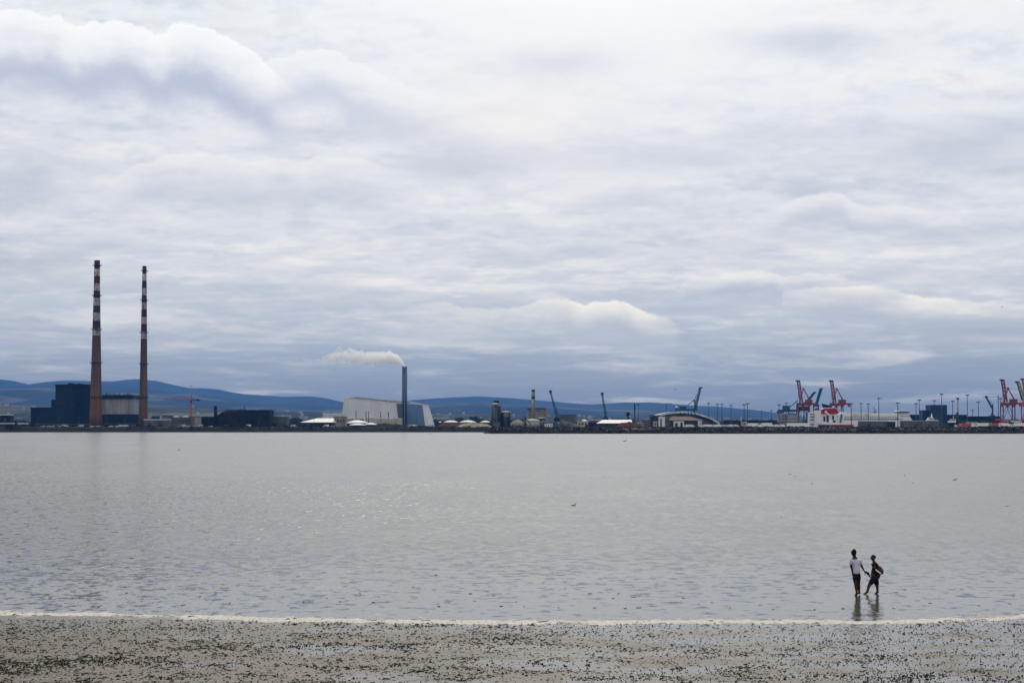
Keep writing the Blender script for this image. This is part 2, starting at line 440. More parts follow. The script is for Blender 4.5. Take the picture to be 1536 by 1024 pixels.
fs0 = [(i*K+j, (i+1)*K+j, (i+1)*K+j+1, i*K+j+1) for i in range(N-1) for j in range(K-1) if pnoise(fx[i]*4.3, j*1.3, 41) > .12 and pnoise(fx[i]*.35, 2.+j*.3, 44) > .05]
fb.add(vs, fs0, False)
for i in range(2600):                        # flecks of froth thrown either side of the line
    x0 = random.uniform(-30, 30); y0 = float(shore(x0))+random.gauss(.1, .75); r = random.uniform(.015, .07)*random.choice([1, 1, 1.8]); z0 = max(float(sandz(x0, y0)), 0)+.002
    ph = random.uniform(0, 6); ring = [(x0+r*1.6*math.cos(ph+k*1.047)*random.uniform(.6, 1.3), y0+r*math.sin(ph+k*1.047)*random.uniform(.6, 1.3), z0) for k in range(6)]
    fb.add(ring+[(x0, y0, z0+.008)], [(k, (k+1) % 6, 6) for k in range(6)])
for px, py, n in ((1303, 888.5, 26), (1306, 886, 14), (1314, 888, 14), (1287, 891.5, 12), (1291, 889, 8)):   # drops and froth kicked up round the waders' ankles
    g = G(px, py)
    for i in range(n):
        x0 = g.x+random.gauss(0, .07); y0 = g.y+random.gauss(0, .12); r = random.uniform(.006, .02); z0 = random.choice([0, 0, random.uniform(0, .12)])
        fb.add([(x0-r, y0, z0), (x0+r, y0, z0), (x0, y0+r, z0), (x0, y0-r, z0), (x0, y0, z0+r)], [(0, 3, 4), (3, 1, 4), (1, 2, 4), (2, 0, 4)])
m = mat('foam', FOAM, .8, .22, 6.)
tag(fb.build('foam', m), 'thin line of off-white foam along the edge of the water', 'foam', kind='stuff')

# seaweed scraps and worm casts strewn over the wet sand
sw = MB(); cnt = 0; tries = 0
tot = 70000
cx = rng.uniform(-24, 24, 240000); cyy = 45+22*rng.uniform(0, 1, 240000)
dens = fbm(cx*.30, cyy*.55, 51, 4)*.35+fbm(cx*1.6, cyy*1.3, 57, 4)*.4+.125
thr = np.interp(cyy, [45, 56, 62, 67], [.40, .43, .47, .52])
okm = (cyy < shore(cx)-.15) & (rng.uniform(0, 1, 240000) < np.clip((dens-thr)*3.4, .16, .95)**1.3*np.interp(cx, [-20, 0, 18], [1.15, .85, .75]))
idx = np.nonzero(okm)[0][:tot]
zz = sandz(cx[idx], cyy[idx])
for k, q in enumerate(idx):
    X0, Y0, Z0 = cx[q], cyy[q], zz[k]
    left = X0 < rng.normal(1, 5)
    L = rng.gamma(1.5, .010)+.007 if not left else rng.gamma(1.2, .021)+.009
    Wd = L*rng.uniform(.3, .7)+.01; H = rng.uniform(.010, .026)+(.02 if rng.uniform() < .08 else 0)
    a = rng.normal(0, .45); ca, sa_ = math.cos(a), math.sin(a)
    pts = [(-L, -Wd*.3, -.004), (-L*.2, -Wd, -.004), (L, -Wd*.2, -.004), (L*.4, Wd, -.004), (-L*.5, Wd*.8, -.004), (-L*.35, 0, H), (L*.35, Wd*.2, H*rng.uniform(.5, 1))]
    sw.add([(X0+px*ca-py*sa_, Y0+px*sa_+py*ca, Z0+pz) for px, py, pz in pts], [(0,1,5),(1,2,6,5),(2,3,6),(3,4,5,6),(4,0,5)])
m, nt, p, o = newmat('seaweed')
P = position(nt); s1 = noise(nt, P, 1.4, 4, .6)
c = mixc(nt, s1.smooth(.42, .62), (.012, .021, .005), (.007, .006, .005))
nt.links.new(c.s, p.inputs['Base Color']); p.inputs['Roughness'].default_value = .8; p.inputs['Specular IOR Level'].default_value = .1
SEAWEED = m
tag(sw.build('seaweed_litter', m), 'dark scraps of seaweed and worm casts strewn over wet sand', 'seaweed', kind='stuff')

# clumps of weed afloat in the shallows
CL = [(950,895,10),(958,911,14),(938,912,8),(885,890,9),(892,911,8),(928,890,3),(972,893,6),(741,893,6),(752,909,9),(786,909,4),(654,862,3),(658,909,5),(712,901,4),(838,911,3),(775,902,4),
      (920,897,5),(1140,907,9),(1068,903,4),(1095,911,3),(1160,913,6),(1265,912,6),(1345,888,7),(1357,884,8),(1442,883,9),(1395,904,5),(1468,908,12),(1520,893,8),(1515,905,6),(1340,912,8),
      (1222,914,4),(1025,897,3),(1048,906,6),(190,889,5),(120,895,3),(75,896,6),(300,894,3),(275,907,12),(345,904,3),(432,907,4),(490,897,3),(510,902,5),(560,903,5),(455,903,3),(147,909,3),(10,899,3),
      (1192,714,6),(1185,711,4),(1218,725,4),(1370,724,3),(1172,775,3),(1510,759,7),(905,716,3),(1357,713,2),(1260,716,3),(620,880,3),(539,884,2),(540,889,2),(705,890,6)]
for k, (px, py, wpx) in enumerate(CL):
    g = G(px, py); s = wpx/(F/g.y)/2*.9; b = MB()
    for j in range(1):
        ox = oy = 0; r = s*(.95 if py < 907 else .6)+.03
        n_ = 16; h = random.uniform(.008, .022)*(g.y/77)
        ring = [(g.x+ox+r*math.cos(t*math.pi/8)*random.uniform(.6, 1.3), g.y+oy+min(r*.7, (.34 if py < 907 else .2)*g.y/77)*math.sin(t*math.pi/8)*random.uniform(.5, 1.4), -.01) for t in range(n_)]
        top = [(g.x+ox+(q[0]-g.x-ox)*.5, g.y+oy+(q[1]-g.y-oy)*.5, h*random.uniform(.7, 1.2)) for q in ring]
        b.add(ring+top, [(i, (i+1) % n_, n_+(i+1) % n_, n_+i) for i in range(n_)]+[tuple(range(n_, 2*n_))])
    near = py > 840
    tag(b.build('seaweed_clump', mat('weed_brown', (.07, .055, .035), .6, .3, 2.), loc=g),
        'small dark clump of seaweed lying in the shallows just outside the foam' if near else 'tiny dark patch of seaweed afloat far out on open water', 'seaweed clump',
        'seaweed clumps in the shallows' if near else 'seaweed patches on open water')
# ================================================================== hills, land, shore
def ridge(name, Y, pts, depth, seed, rough, m, x0=-500, x1=2050, n=300):
    pxs = np.linspace(x0, x1, n)
    crest = np.array([Z(v, Y) for v in np.interp(pxs, [p[0] for p in pts], [p[1] for p in pts])])
    xs = (pxs-768)/F*Y
    rows = 34; vs = []
    for j in range(rows):
        t = j/(rows-1)*1.5
        yy = Y-depth+depth*t
        prof = math.sin(min(t, 1)*math.pi/2)**1.4 if t <= 1 else 1-(t-1)*.7
        nz = (fbm(xs/700., xs*0+yy/700., seed, 5)-.5)*rough*(math.sin(min(t, 1)*math.pi) if t < 1 else 0)
        zz = (crest+8)*prof-8+nz*np.clip(crest/120., .2, 1)
        vs += [(float(a), yy, max(-3., float(b))) for a, b in zip(xs, zz)]
    fs = [(j*n+i, j*n+i+1, (j+1)*n+i+1, (j+1)*n+i) for j in range(rows-1) for i in range(n-1)]
    b = MB(); b.add(vs, fs, True); return tag(b.build(name, m), kind='structure')
def hillmat(name, a, b, c):
    m, nt, p, o = newmat(name); P = position(nt); x, y, z = sep(nt, P)
    v = nt.nodes.new('ShaderNodeTexVoronoi'); q = vec(nt, x*.0034, y*.0013, z*.012); nt.links.new(q.s, v.inputs['Vector']); v.inputs['Scale'].default_value = 1
    f1, _, _ = sep(nt, E(nt, v.outputs['Color']))
    n = noise(nt, vec(nt, x*.0016, y*.0006, z*.008), 1., 5, .6)
    cc = mixc(nt, f1, a, b); cc = mixc(nt, n.smooth(.45, .6), c, cc)
    cc = mixc(nt, noise(nt, vec(nt, x*.012, y*.004, z*.06), 1, 4, .6).smooth(.62, .75)*z.smooth(150, 40), cc, (.20, .20, .15))
    nt.links.new(cc.s, p.inputs['Base Color']); p.inputs['Roughness'].default_value = .95; p.inputs['Specular IOR Level'].default_value = .1
    return m
HM1 = hillmat('moorland', (.018, .022, .022), (.030, .032, .028), (.014, .018, .018))
HM2 = hillmat('fields', (.012, .020, .016), (.10, .10, .065), (.006, .010, .010))
ridge('mountains', 20000, [(-500,590),(-100,572),(0,568.5),(20,571),(50,578),(65,577.5),(85,574),(110,571),(150,573),(185,573),(215,569),(235,571),(260,577),(285,582),(312,582.5),(330,584),(347,588),(368,591),(400,593),(430,595),
      (470,594.5),(490,597),(515,603),(545,612),(580,606),(610,601),(640,598.5),(680,596),(720,594.5),(760,597),(800,600),(850,604),(885,606.5),(905,605.5),(935,603.5),(975,604.5),(1020,607),(1060,609.5),(1100,614),(1150,619.5),(1180,623.5),(1230,628),(1300,632),(1400,635),(2050,637)], 5000, 5, 80, HM1)
ridge('hills', 15000, [(-500,600),(0,582),(60,583.5),(95,581),(130,584),(180,586),(216,584),(250,588),(300,593),(345,600),(385,606),(430,609),(490,611),(560,614),(640,608),(700,606),(760,607),(830,611),(900,614),(1000,616),(1060,618),(1110,622),(1160,627),(1250,632),(1400,636),(2050,637)], 4200, 15, 90, HM2)
ridge('foothills', 7200, [(-500,612),(0,606),(60,610),(150,612),(240,607),(310,612),(400,617),(480,619),(560,622),(660,620),(740,621),(830,624),(920,625),(1000,626),(1100,629),(1180,632),(1300,636),(2050,637.5)], 2200, 25, 30, HM2)

# land behind the bay: one sheet with a broken stony edge
xs = np.concatenate([np.linspace(-8500, -900, 30), np.linspace(-880, 880, 700), np.linspace(900, 8500, 30)])
ysl = np.concatenate([np.array([1936, 1939, 1942, 1945, 1948, 1952, 1960, 1975, 2000, 2050, 2150]), np.array([2400, 2800, 3500, 5000, 8000, 22900])])
def landz(x, y):
    t = np.clip((y-1936)/14., 0, 1)
    return -1.5+(LAND+1.5)*t**.8*(.85+.3*fbm(x*.06, y*.2, 61)*(y < 1990))+(fbm(x*.25, y*.3, 63, 3)-.5)*1.6*(y < 1955)
vs, fs = grid(xs, ysl, landz)
b = MB(); b.add(vs, fs, False)
tag(b.build('ground', mat('shore_ground', (.014, .013, .012), .9, .35, .15, (.006, .006, .006))), kind='structure')

# rubble breakwater
PX0 = X(724, 1616)
xs = np.concatenate([np.linspace(PX0-3, 560, 900), np.linspace(570, 1500, 120)])
prof = [(1609, -2.), (1612, -.3), (1614, .9), (1617, 2.4), (1620, 3.9), (1622, 4.7), (1625, 5.0), (1632, 5.0), (1636, 3.5), (1642, 0), (1646, -2.)]
vs = []
for yy, zz in prof:
    tip = np.clip((xs-PX0+2)/22., 0, 1)**.5
    z_ = -2+(zz+2)*tip+(fbm(xs*.45, xs*0+yy*.45, 71, 3)-.5)*2.0*(zz > -.5)*tip
    y_ = yy+(fbm(xs*.3, xs*0+yy, 75, 2)-.5)*2.5
    vs += list(zip(xs.tolist(), y_.tolist(), z_.tolist()))
n = len(xs)
fs = [(j*n+i, j*n+i+1, (j+1)*n+i+1, (j+1)*n+i) for j in range(len(prof)-1) for i in range(n-1)]
b = MB(); b.add(vs, fs, False)
bwt = tag(b.build('breakwater', mat('rubble', (.022, .018, .016), .9, .38, .5, (.006, .005, .005)), loc=(PX0, 1620, 0)),
    'low dark breakwater of heaped rubble stretching across the right half of the bay', 'breakwater')
def rocks(name, spots, m, label, parent=None):
    b = MB()
    for x, y, z, r in spots:
        n_ = 6; ring = [(x+r*math.cos(i*1.047)*random.uniform(.7, 1.4), y+r*.8*math.sin(i*1.047)*random.uniform(.7, 1.3), z-r*.5) for i in range(n_)]
        mid_ = [(x+r*.9*math.cos(i*1.047+.3)*random.uniform(.6, 1.2), y+r*.7*math.sin(i*1.047+.3)*random.uniform(.6, 1.1), z+r*random.uniform(-.1, .3)) for i in range(n_)]
        k = ring+mid_+[(x+random.uniform(-.2, .2)*r, y, z+r*random.uniform(.4, .8))]
        b.add(k, [(i, (i+1) % n_, n_+(i+1) % n_, n_+i) for i in range(n_)]+[(n_+i, n_+(i+1) % n_, 12) for i in range(n_)])
    return tag(b.build(name, m), label, 'rocks', kind='stuff')
def slope_z(y): return float(np.interp(y, [1612, 1614, 1617, 1620, 1622, 1625], [-.3, .9, 2.4, 3.9, 4.7, 5.0]))
sp = []
for i in range(1500):
    x = random.uniform(PX0+6, 480); y = random.uniform(1612.5, 1624); sp.append((x, y, slope_z(y)+.2, random.uniform(.4, 1.3)))
rocks('breakwater_rocks', sp, mat('dark_rock', (.026, .022, .020), .9, .4, .4, (.007, .006, .007)), 'dark boulders heaped along the face of the breakwater')
sp = []
for i in range(420):
    px = random.choice([random.uniform(745, 1540), random.uniform(1120, 1290), random.uniform(1330, 1480), random.uniform(930, 990)])
    y = random.gauss(1619.0, 1.2); sp.append((X(px, y), y-.5, slope_z(y)+.3, random.uniform(.25, .75)*random.uniform(.6, 1.2)))
rocks('pale_boulders', sp, mat('pale_rock', (.26, .24, .21), .9, .3, .6, (.12, .10, .09)), 'scattered paler boulders among the dark breakwater rubble')
# scrub on the breakwater crest and on the far bank
def scrub(name, x0, x1, y0, y1, zf, n, hs, m, label):
    b = MB()
    for i in range(n):
        x = random.uniform(x0, x1); y = random.uniform(y0, y1); z = zf(x, y); h = random.uniform(*hs)*(.4+1.2*float(pnoise(x*.03, y*.01, 81)))
        for k in range(7):
            a = random.uniform(0, 6.28); r = random.uniform(.2, 1)*h; c = (x+r*math.cos(a), y+r*.5*math.sin(a), z+random.uniform(.1, 1)*h)
            d = h*random.uniform(.2, .45); v = [(c[0]+random.uniform(-d, d), c[1]+random.uniform(-d, d), c[2]+random.uniform(-d, d)) for _ in range(4)]
            b.add(v, [(0, 1, 2), (0, 2, 3), (0, 3, 1), (1, 3, 2)])
    return tag(b.build(name, m), label, 'scrub', kind='stuff')
SCR = mat('scrub', (.022, .028, .012), .9, .4, .2, (.008, .011, .008))
scrub('breakwater_scrub', PX0+25, 460, 1624, 1631, lambda x, y: 4.9, 900, (.5, 1.1), SCR, 'dark scrub along the top of the breakwater')
scrub('shore_scrub', -620, 10, 1944, 1965, lambda x, y: 3.6, 900, (1.0, 2.6), SCR, 'dark scrub growing along the far bank on the left')
# far woods under the hills
def woods(x0, x1, Y, top, seed, n):
    b = MB()
    for i in range(n):
        px = random.uniform(x0, x1); y = Y+random.uniform(-150, 150); x = X(px, y)
        hh = (Z(top, y)-LAND)*(.55+.6*float(pnoise(px*.09, 0, seed)))
        for k in range(8):
            t = random.random(); r = hh*.55*(1-t*.6); a = random.uniform(0, 6.28); c = (x+r*math.cos(a), y+r*math.sin(a), LAND+hh*t)
            d = hh*.22; v = [(c[0]+random.uniform(-d, d), c[1]+random.uniform(-d, d), c[2]+random.uniform(-d, d)) for _ in range(4)]
            b.add(v, [(0, 1, 2), (0, 2, 3), (0, 3, 1), (1, 3, 2)])
    return b
TW = mat('far_wood', (.020, .034, .016), .95, .35, .05, (.010, .018, .012))
b = woods(-60, 760, 3700, 627, 3, 1500)
tag(b.build('far_woods', TW), 'long dark belt of trees under the hills on the left', 'woods', kind='stuff')
b = woods(760, 1600, 4000, 630, 5, 1300)
tag(b.build('far_woods', TW), 'low dark belt of trees behind the port on the right', 'woods', kind='stuff')
# pale houses scattered up the hillsides
b = MB()
for i in range(130):
    px = random.choice([random.uniform(0, 540), random.uniform(640, 1150)]); Y = random.uniform(5300, 7000)
    z = None
    t = (Y-5000)/2200.; cr_ = np.interp(px, [0,60,150,240,310,400,480,560,660,740,830,920,1000,1100,1180], [606,610,612,607,612,617,619,622,620,621,624,625,626,629,632])
    z = (Z(cr_, 7200)+8)*math.sin(t*math.pi/2)**1.4-8; x = X(px, Y); s = random.uniform(2, 6)
    if z < 6: continue
    b.box(x-s, x+s, Y-5, Y+5, z-4, z+random.uniform(5, 8))
tag(b.build('hillside_houses', mat('render', (.42, .41, .38), .9, .2, .01)), 'tiny pale houses scattered over the lower hillsides', 'houses', kind='stuff')

# ================================================================== far-shore buildings
M = dict(
 navy=mat('dark_cladding', (.012, .018, .032), .6, .3, .03, streak=True),
 black=mat('black_steel', (.012, .012, .015), .6, .3, .2),
 brownblack=mat('sooty_brick', (.022, .015, .017), .8, .35, .08),
 lgrey=mat('concrete_panel', (.32, .31, .30), .8, .25, .12, (.18, .17, .17), streak=True),
 mgrey=mat('grey_cladding', (.12, .12, .125), .7, .25, .1, streak=True),
 dgrey=mat('dark_grey_cladding', (.045, .045, .05), .7, .3, .1),
 white=mat('white_paint', (.75, .75, .74), .5, .08, .1),
 wroof=mat('white_sheet_roof', (.80, .80, .76), .5, .06, .05),
 cream=mat('cream_render', (.42, .41, .34), .8, .15, .15),
 beige=mat('weathered_beige', (.30, .27, .22), .8, .2, .1, streak=True),
 silver=mat('silver_cladding', (.56, .56, .58), .45, .1, .06, streak=True),
 silver2=mat('blue_grey_cladding', (.12, .20, .34), .45, .15, .06, streak=True),
 blue=mat('navy_steel', (.02, .05, .12), .45, .25, .05, streak=True),
 cblue=mat('crane_blue', (.03, .09, .17), .6, .25, .5),
 cred=mat('crane_red', (.30, .06, .016), .6, .3, .5),
 corange=mat('crane_orange', (.55, .10, .04), .6, .2, .5),
 cgreen=mat('crane_green', (.28, .32, .12), .6, .2, .5),
 rust=mat('rust_heap', (.10, .04, .025), .95, .35, .3, (.04, .018, .014)),
 sandh=mat('sand_heap', (.35, .30, .20), .95, .2, .3),
 roofbrown=mat('brown_roof', (.17, .13, .11), .8, .2, .2),
 ochre=mat('ochre_panel', (.30, .18, .06), .8, .25, .3),
 glass=mat('dark_glass', (.01, .012, .016), .15, .1, 1., spec=.5),
 pole=mat('galvanised', (.08, .09, .10), .5, .2, .5),
 fred=mat('funnel_red', (.36, .015, .012), .45, .1, .3),
 fnavy=mat('funnel_navy', (.012, .012, .05), .45, .2, .3),
 purple=mat('purple_panel', (.05, .015, .09), .7, .2, .3),
 green=mat('green_panel', (.03, .09, .04), .7, .2, .3),
 ship=mat('ship_white', (.78, .78, .78), .45, .06, .1),
 rubber=mat('rubber', (.015, .015, .015), .8, .1, 1.),
)
def bbox_px(x0, x1, top, base, Y, depth):
    return X(x0, Y), X(x1, Y), Y, Y+depth, (LAND if base is None else Z(base, Y)), Z(top, Y)
def shed(name, label, cat, x0, x1, top, Y, wall, roof, depth=30, base=None, roof_px=.8, pitch=0., group=None, door=None, lip=0., win=0, wm=None):
    "walls under a roof that is flat, or pitched with its ridge along x (pitch = ridge height, px)"
    a0, a1, y0, y1, z0, z1 = bbox_px(x0, x1, top, base, Y, depth); s = Y/F
    t = thing(name, ((a0+a1)/2, (y0+y1)/2, z0), label, cat, group)
    zr = z1-roof_px*s
    MB().box(a0, a1, y0, y1, z0, zr).build('wall', M[wall], t)
    l = max(lip*s, .25)
    if pitch: MB().xprism([(y0-l, zr), ((y0+y1)/2, zr+roof_px*s+pitch*s), (y1+l, zr)], a0-l, a1+l).build('roof', M[roof], t)
    else: MB().box(a0-l, a1+l, y0-l, y1+l, zr+.01, z1).build('roof', M[roof], t)
    if door:
        for d0, d1, dt in door: MB().box(X(d0, Y), X(d1, Y), y0-.35, y0-.05, z0, Z(dt, Y)).build('door', M['glass' if wall != 'navy' else 'black'], t)
    if win:
        w_ = (a1-a0)/(win*2+1); hh = (zr-z0)
        src = None
        for k in range(win):
            xx = a0+w_*(2*k+1)
            if src is None: src = MB().box(xx, xx+w_, y0-.2, y0-.02, z0+hh*.45, z0+hh*.75).build('window', M[wm or 'glass'], t); bx = xx
            else: c = src.copy(); COL.objects.link(c); c.location.x += xx-bx
    return t

# ---- the two banded chimneys
def chimney_mat(name, bands, zr, bright):
    m, nt, p, o = newmat(name); P = position(nt); x, y, z = sep(nt, P)
    st = noise(nt, vec(nt, x*.35, y*.35, z*.035), 1., 6, .65); sp_ = noise(nt, P, .35, 6, .7); cs = noise(nt, vec(nt, x*.22, y*.22, z*.006), 1, 3, .5)
    conc = mixc(nt, st.smooth(.35, .65), (.125*bright, .068*bright, .022*bright), (.065, .048, .028))
    conc = mixc(nt, cs.smooth(.45, .6)*.8, conc, (.18*bright, .078*bright, .018*bright))
    conc = mixc(nt, z.smooth(zr-45, zr-5)*.75, conc, (.075, .035, .03))
    red = mixc(nt, st.smooth(.4, .7), (.070, .016, .014), (.030, .010, .010))
    wht = mixc(nt, st.smooth(.35, .55), (.50, .50, .50), (.28, .26, .24))
    wht = mixc(nt, sp_.smooth(.52, .58), wht, (.09, .035, .04))
    c = conc; acc = None
    for z0, z1 in bands:
        q = z.f('GREATER_THAN', z0)*z.f('LESS_THAN', z1); acc = q if acc is None else acc+q
    top = z.f('GREATER_THAN', zr)
    c = mixc(nt, top, c, red); c = mixc(nt, acc, c, wht)
    nt.links.new(c.s, p.inputs['Base Color']); p.inputs['Roughness'].default_value = .85; p.inputs['Specular IOR Level'].default_value = .2
    return m
def tall_chimney(Y, cxb, prof, whites, red_end, rings, label, bright):
    cx = X(cxb, Y); s = Y/F
    t = thing('power_station_chimney', (cx, Y, LAND), label, 'chimney', 'banded power station chimneys')
    pr = [(w/2*s, Z(py, Y) if py else LAND) for w, py in prof]
    m = chimney_mat('chimney_concrete', [(Z(b, Y), Z(a, Y)) for a, b in whites], Z(red_end, Y), bright)
    b = MB().lathe(cx, Y, pr, 32); b.build('shaft', m, t)
    zt = pr[-1][1]; rt = pr[-1][0]
    MB().lathe(cx, Y, [(rt*.98, zt+.01), (rt*1.04, zt+.3), (rt*1.04, zt+1.6), (rt*.8, zt+1.8)], 32).build('rim', M['black'], t)
    for ry in rings:
        z = Z(ry, Y); r = float(np.interp(-z, [-q[1] for q in pr][::-1], [q[0] for q in pr][::-1]))
        wk = MB().lathe(cx, Y, [(r*.9, z-.5), (r+2.0, z), (r+2.0, z+.35), (r*.9, z+.35)], 24).build('walkway', M['black'], t)
        rl = MB()
        for k in range(16):
            a = k*math.pi/8; rl.beam((cx+(r+1.9)*math.cos(a), Y+(r+1.9)*math.sin(a), z+.3), (cx+(r+1.9)*math.cos(a), Y+(r+1.9)*math.sin(a), z+1.5), .12)
        rl.lathe(cx, Y, [(r+1.85, z+1.4), (r+2.0, z+1.4), (r+2.0, z+1.55), (r+1.85, z+1.55)], 24, cap=False); rl.build('railing', M['black'], wk)
    lad = MB().box(cx-rt*.1, cx+rt*.1, Y-pr[0][0]-.2, Y-pr[0][0]+.1, LAND, LAND+2); 
    return t
tall_chimney(2500, 143.6, [(19.2, None), (18.2, 620), (16.6, 590), (14.6, 550), (12.6, 505), (11.0, 470), (9.4, 430), (8.5, 392.6)],
    [(403.2, 414), (425, 436), (447, 458.5), (469, 481), (492.7, 503)], 503, [398.6, 443.7, 494.3, 544.6, 596], 'wider left one of the two tall chimneys with red and white bands', 1.0)
tall_chimney(2580, 214.9, [(13.6, None), (13.0, 620), (11.9, 590), (10.6, 550), (9.3, 505), (8.3, 470), (7.0, 430), (6.1, 401)],
    [(410.3, 421), (432.5, 443.4), (453.8, 464), (475, 486), (497.6, 508)], 508, [406.8, 450.5, 499, 546.3, 596], 'slimmer right one of the two tall banded chimneys, rusty orange lower down', .85)

# ---- power station
Y = 2640; s = Y/F
t = thing('power_station', (X(90, Y), Y+40, LAND), 'black stepped power station block left of the tall chimneys', 'power station')
MB().box(X(82.7, Y), X(135.5, Y), Y, Y+70, LAND, Z(578, Y)).build('boiler_house', M['navy'], t)
MB().box(X(82, Y), X(136, Y), Y-1.5, Y+71.5, Z(577.9, Y), Z(576.3, Y)).build('parapet', M['black'], t)
MB().box(X(76.4, Y), X(82.6, Y), Y+1, Y+60, LAND, Z(599.2, Y)).build('annex', M['navy'], t)
MB().box(X(45.5, Y), X(76.3, Y), Y+2, Y+55, LAND, Z(612, Y)).build('turbine_hall', M['navy'], t)
MB().box(X(44.6, Y), X(76.3, Y), Y+1, Y+56, Z(611.9, Y), Z(610.6, Y)).build('parapet', M['black'], t)
for a0, a1, tp in ((98.5, 106.5, 574), (112, 119, 574.6), (107.5, 111, 575.3), (121, 124, 575.2)):
    MB().prism([(X(a0, Y), Z(576.2, Y)), (X(a1, Y), Z(576.2, Y)), (X(a1-1, Y), Z(tp, Y)), (X(a0+1, Y), Z(tp, Y))], Y+10, Y+30).build('roof_vent', M['black'], t)
for a0, a1, tp, bt in ((104, 108, 586, 587), (112, 119, 586, 587), (84, 98, 604.6, 605.3), (106, 111, 606.5, 607.5)):
    MB().box(X(a0, Y), X(a1, Y), Y-.6, Y-.02, Z(bt, Y), Z(tp, Y)).build('louvre', M['dgrey'], t)
Y = 2660
t = thing('turbine_building', (X(175, Y), Y+20, LAND), 'pale grey block with a black roof band between the two tall chimneys', 'building')
MB().box(X(150.5, Y), X(199, Y), Y, Y+40, Z(620.9, Y), Z(598, Y)).build('wall', M['lgrey'], t)
MB().box(X(147.5, Y), X(199.8, Y), Y-2, Y+42, Z(597.9, Y), Z(592.8, Y)).build('roof', M['black'], t)
MB().box(X(147.5, Y), X(199.8, Y), Y-2.4, Y+42.4, Z(592.7, Y), Z(592, Y)).build('roof_edge', M['mgrey'], t)
MB().box(X(149, Y), X(208, Y), Y-4, Y+44, LAND, Z(621.2, Y)).build('plinth', M['black'], t)
for px, h in ((158, 2.4), (163, 1.2), (169, 1.6), (172, 1.1), (177, 2.0), (185, 1.5), (190, 2.6), (194, 1.1)):
    MB().box(X(px-.6, Y), X(px+.9, Y), Y+5, Y+9, Z(591.99, Y), Z(592-h, Y)).build('roof_vent', M['dgrey'], t)
Y = 2350
shed('pump_house', 'dark boxy hut with a white roof strip at the left edge of the far shore', 'building', -8, 14, 621.3, Y, 'black', 'white', 20, roof_px=1.2, win=2)
shed('low_shed', 'long low shed with a white roof at the far left of the shore', 'shed', -12, 15, 634.2, 2150, 'dgrey', 'white', 20, roof_px=1.2, lip=.3)
shed('low_shed', 'small olive shed with a grey roof beside the low white roofs on the far left', 'shed', 16.5, 25, 629.6, 2200, 'dgrey', 'mgrey', 14, roof_px=1.2)
shed('low_shed', 'short low shed with a white roof left of the power station', 'shed', 27, 32, 634.2, 2150, 'dgrey', 'white', 10, roof_px=1.4)
shed('low_shed', 'short low shed with a bluish white roof touching the left foot of the power station', 'shed', 33, 39.5, 634.4, 2160, 'dgrey', 'wroof', 10, roof_px=1.2)
shed('quay_store', 'very long low grey store along the shore in front of the black power station', 'building', 53, 133, 635.0, 2120, 'dgrey', 'mgrey', 16, roof_px=.7, win=12)
shed('quay_store', 'low dark store with a pale roof line at the foot of the turbine building', 'building', 154, 207, 634.6, 2130, 'black', 'mgrey', 16, roof_px=.7, win=8)
shed('shed', 'pale shed with a white roof line just right of the slimmer chimney', 'shed', 216, 250.5, 628.6, 2200, 'mgrey', 'white', 26, roof_px=1.1, lip=.4, door=[(222, 227, 635), (238, 243, 635)])
shed('office_block', 'grey panelled block with windows left of the red tower crane', 'building', 257, 287.2, 625.2, 2400, 'mgrey', 'dgrey', 24, roof_px=.5, win=14)
for x0, x1, lb in ((259.5, 269, 'left'), (273.5, 283.5, 'right')):
    c = (x0+x1)/2; r = (x1-x0)/2*2380/F; b = MB().lathe(X(c, 2412), 2412, [(r, Z(625.2, 2412)), (r*.9, Z(624.5, 2412)), (r*.45, Z(624.1, 2412)), (.1, Z(624, 2412))], 20)
    tag(b.build('roof_tank', M['white'], loc=(X(c, 2412), 2412, Z(625.2, 2412))), f'{lb} one of two flat white domed tanks on the grey panelled block', 'tank', 'white tanks on the panelled block')
shed('low_building', 'small flat beige building right of the red tower crane', 'building', 287.6, 309, 625, 2600, 'beige', 'dgrey', 20, roof_px=.6)
shed('low_building', 'distant low building with a pale roof between the slimmer chimney and the tower crane', 'building', 243, 256, 620.8, 3000, 'mgrey', 'silver', 20, roof_px=1.2)
# red tower crane
Y = 2900; s = Y/F
t = thing('tower_crane', (X(286.6, Y), Y, LAND), 'slim red tower crane with a long jib pointing left, in front of the hills', 'tower crane')
MB().lattice((X(286.6, Y), Y, LAND), (X(286.6, Y), Y, Z(599, Y)), 2.0, .5, 16).build('mast', M['corange'], t)
MB().lattice((X(286.6, Y), Y, Z(599.6, Y)), (X(246, Y), Y, Z(598.6, Y)), 1.5, .38, 22).build('jib', M['corange'], t)
MB().lattice((X(286.6, Y), Y, Z(599.6, Y)), (X(300, Y), Y, Z(599.4, Y)), 1.5, .4, 7).build('counter_jib', M['cblue'], t)
MB().box(X(295, Y), X(299, Y), Y-1.2, Y+1.2, Z(601, Y), Z(599.2, Y)).build('counterweight', M['black'], t)
MB().lattice((X(286.6, Y), Y, Z(599, Y)), (X(286.8, Y), Y, Z(593, Y)), 1.3, .35, 4).beam((X(286.8, Y), Y, Z(593, Y)), (X(262, Y), Y, Z(598.6, Y)), .25).beam((X(286.8, Y), Y, Z(593, Y)), (X(297, Y), Y, Z(599, Y)), .25).build('apex', M['corange'], t)
MB().box(X(285.7, Y), X(287.7, Y), Y-1.6, Y+1.6, Z(604.2, Y), Z(601.2, Y)).build('cab', M['black'], t)
